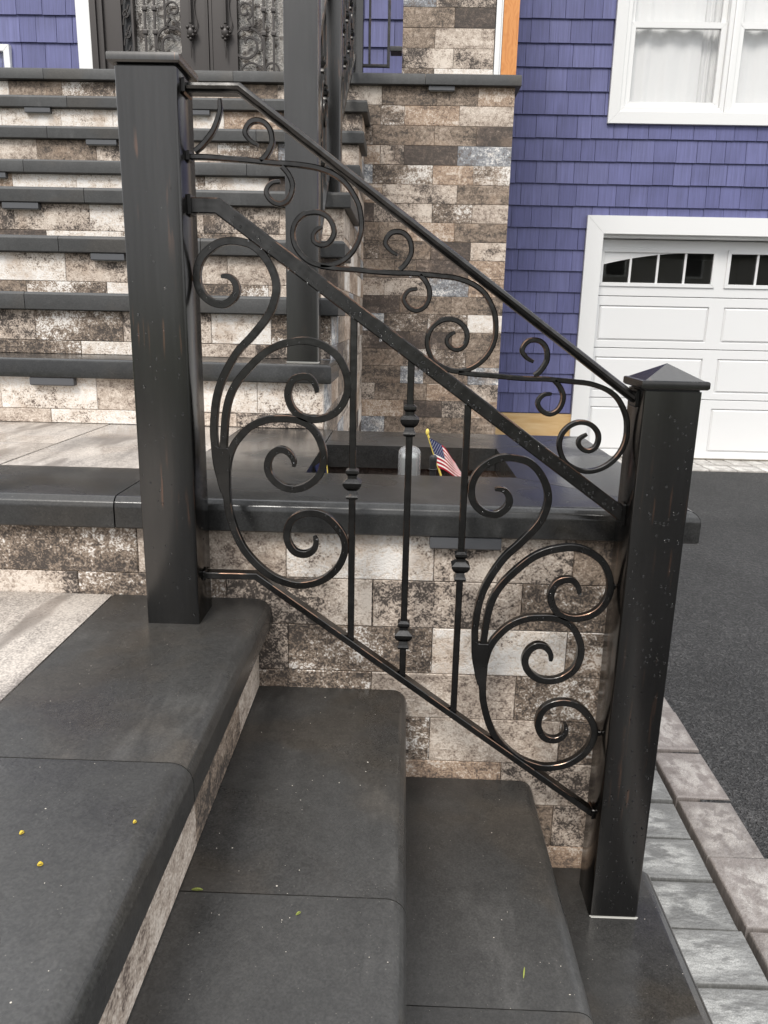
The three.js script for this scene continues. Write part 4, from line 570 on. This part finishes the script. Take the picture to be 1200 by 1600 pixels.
// ---------------------------------------------------------------- bits on the treads
{
  const leafM = std({ color: lin(0.22, 0.25, 0.05), roughness: 0.7, side: THREE.DoubleSide }), yel = std({ color: lin(0.5, 0.36, 0.03), roughness: 0.6, side: THREE.DoubleSide });
  const bit = (label, x, y, z, len, wd, rot, m) => { const t = thing('fallen_leaf', label, 'leaf', 'leaf bits on the steps'); const T = []; const n = 6; for (let i = 0; i < n; i++) { const a = i / n, b = (i + 1) / n; const w = (q) => wd * Math.sin(Math.PI * (0.12 + 0.76 * q)), h = (q) => 0.0012 + 0.002 * Math.sin(q * 3.1), X = (q) => (q - 0.5) * len; T.push(X(a), h(a), -w(a), X(a), h(a), w(a), X(b), h(b), w(b), X(a), h(a), -w(a), X(b), h(b), w(b), X(b), h(b), -w(b)); T.push(X(a), 0.0004, -w(a), X(b), 0.0004, w(b), X(a), 0.0004, w(a), X(a), 0.0004, -w(a), X(b), 0.0004, -w(b), X(b), 0.0004, w(b)); } const g = triGeo(T); g.computeVertexNormals(); g.rotateY(rot); g.translate(x, y, z); mesh('leaf_blade', g, m, t); finish(t); };
  bit('larger yellow petal on the top dark tread', -0.383, YP, -0.696, 0.006, 0.0022, 0.4, yel); bit('tiny yellow petal on the top dark tread, inward from the larger one', -0.428, YP, -0.746, 0.006, 0.0018, 1.0, yel); bit('tiny yellow petal near the rounded edge of the top dark tread', -0.305, YP, -0.772, 0.005, 0.0015, 0.8, yel);
  bit('green grass blade lying on the slab joint of the second tread', -0.273, Y2, -0.899, 0.016, 0.0014, 0.05, leafM); bit('pale green leaf bit beyond the slab joint of the second tread', -0.124, Y2, -0.862, 0.008, 0.0011, 0.7, leafM); bit('green grass blade on the third tread', 0.217, Y3, -0.991, 0.021, 0.0012, 1.35, leafM);
  const r = rng(77), G = []; const tops = [[-0.59, -0.31, YP], [-0.28, 0.0, Y2], [0.01, 0.29, Y3], [0.3, 0.58, Y4]]; for (let i = 0; i < 220; i++) { const [a, b, y] = tops[Math.floor(r() * 4)]; const g = new THREE.IcosahedronGeometry(0.0003 + 0.0007 * r() * r(), 0); g.scale(1 + r(), 0.6, 1 + r()); g.translate(mix(a, b, r()), y + 0.0004, mix(-1.48, -0.45, r())); G.push(g); }
  const t = thing('grit', 'scattered pale grit and crumbs on the dark treads', 'grit'); const q = mesh('grit_specks', mergeGeometries(G), std({ color: lin(0.5, 0.46, 0.4), roughness: 0.9 }), t); t.userData.kind = 'stuff'; finish(t);
}

// ---------------------------------------------------------------- across the street (mirrored in the garage panes and window)
{
  const h = thing('neighbour_house', 'gabled neighbouring house across the street', 'house'); const m = std({ color: lin(0.3, 0.29, 0.27), roughness: 0.9 }), rf = std({ color: lin(0.06, 0.06, 0.065), roughness: 0.9 }); const y0 = -1.95, Z = 38;
  mesh('wall', boxGeo(8, 24, y0, 4.2, Z, Z + 9), m, h); const s = new THREE.Shape([[7.4, 4.2], [24.6, 4.2], [16, 8.4]].map((p) => new THREE.Vector2(...p))); const g = new THREE.ExtrudeGeometry(s, { depth: 9.6, bevelEnabled: false }); g.translate(0, 0.004, Z - 0.3); mesh('roof', g, rf, h);
  for (const [x, y] of [[11, 0.4], [15, 0.4], [19.5, 0.4], [13, 2.9], [18, 2.9]]) { const w = sub('window', h); mesh('casing', boxGeo(x - 0.1, x + 1.3, y - 0.1, y + 1.5, Z - 0.06, Z - 0.004), white, w); mesh('pane', boxGeo(x, x + 1.2, y, y + 1.4, Z - 0.08, Z - 0.062), black, w); } finish(h);
  for (const [k, y, z] of [[0, 7.6, 17.5], [1, 8.0, 17.7], [2, 6.9, 17.2]]) { const t = thing('power_line', ['middle', 'highest', 'lowest'][k] + ' of the three sagging power lines along the street', 'power line', 'street power lines'); const P = []; for (let i = 0; i <= 20; i++) { const f = i / 20; P.push(new THREE.Vector3(-30 + 60 * f, y - 1.2 * 4 * f * (1 - f) + k * 0.8 * f, z)); } mesh('cable', new THREE.TubeGeometry(new THREE.CatmullRomCurve3(P), 60, 0.02, 6), black, t); finish(t); }
}
renderer.render(scene, camera);
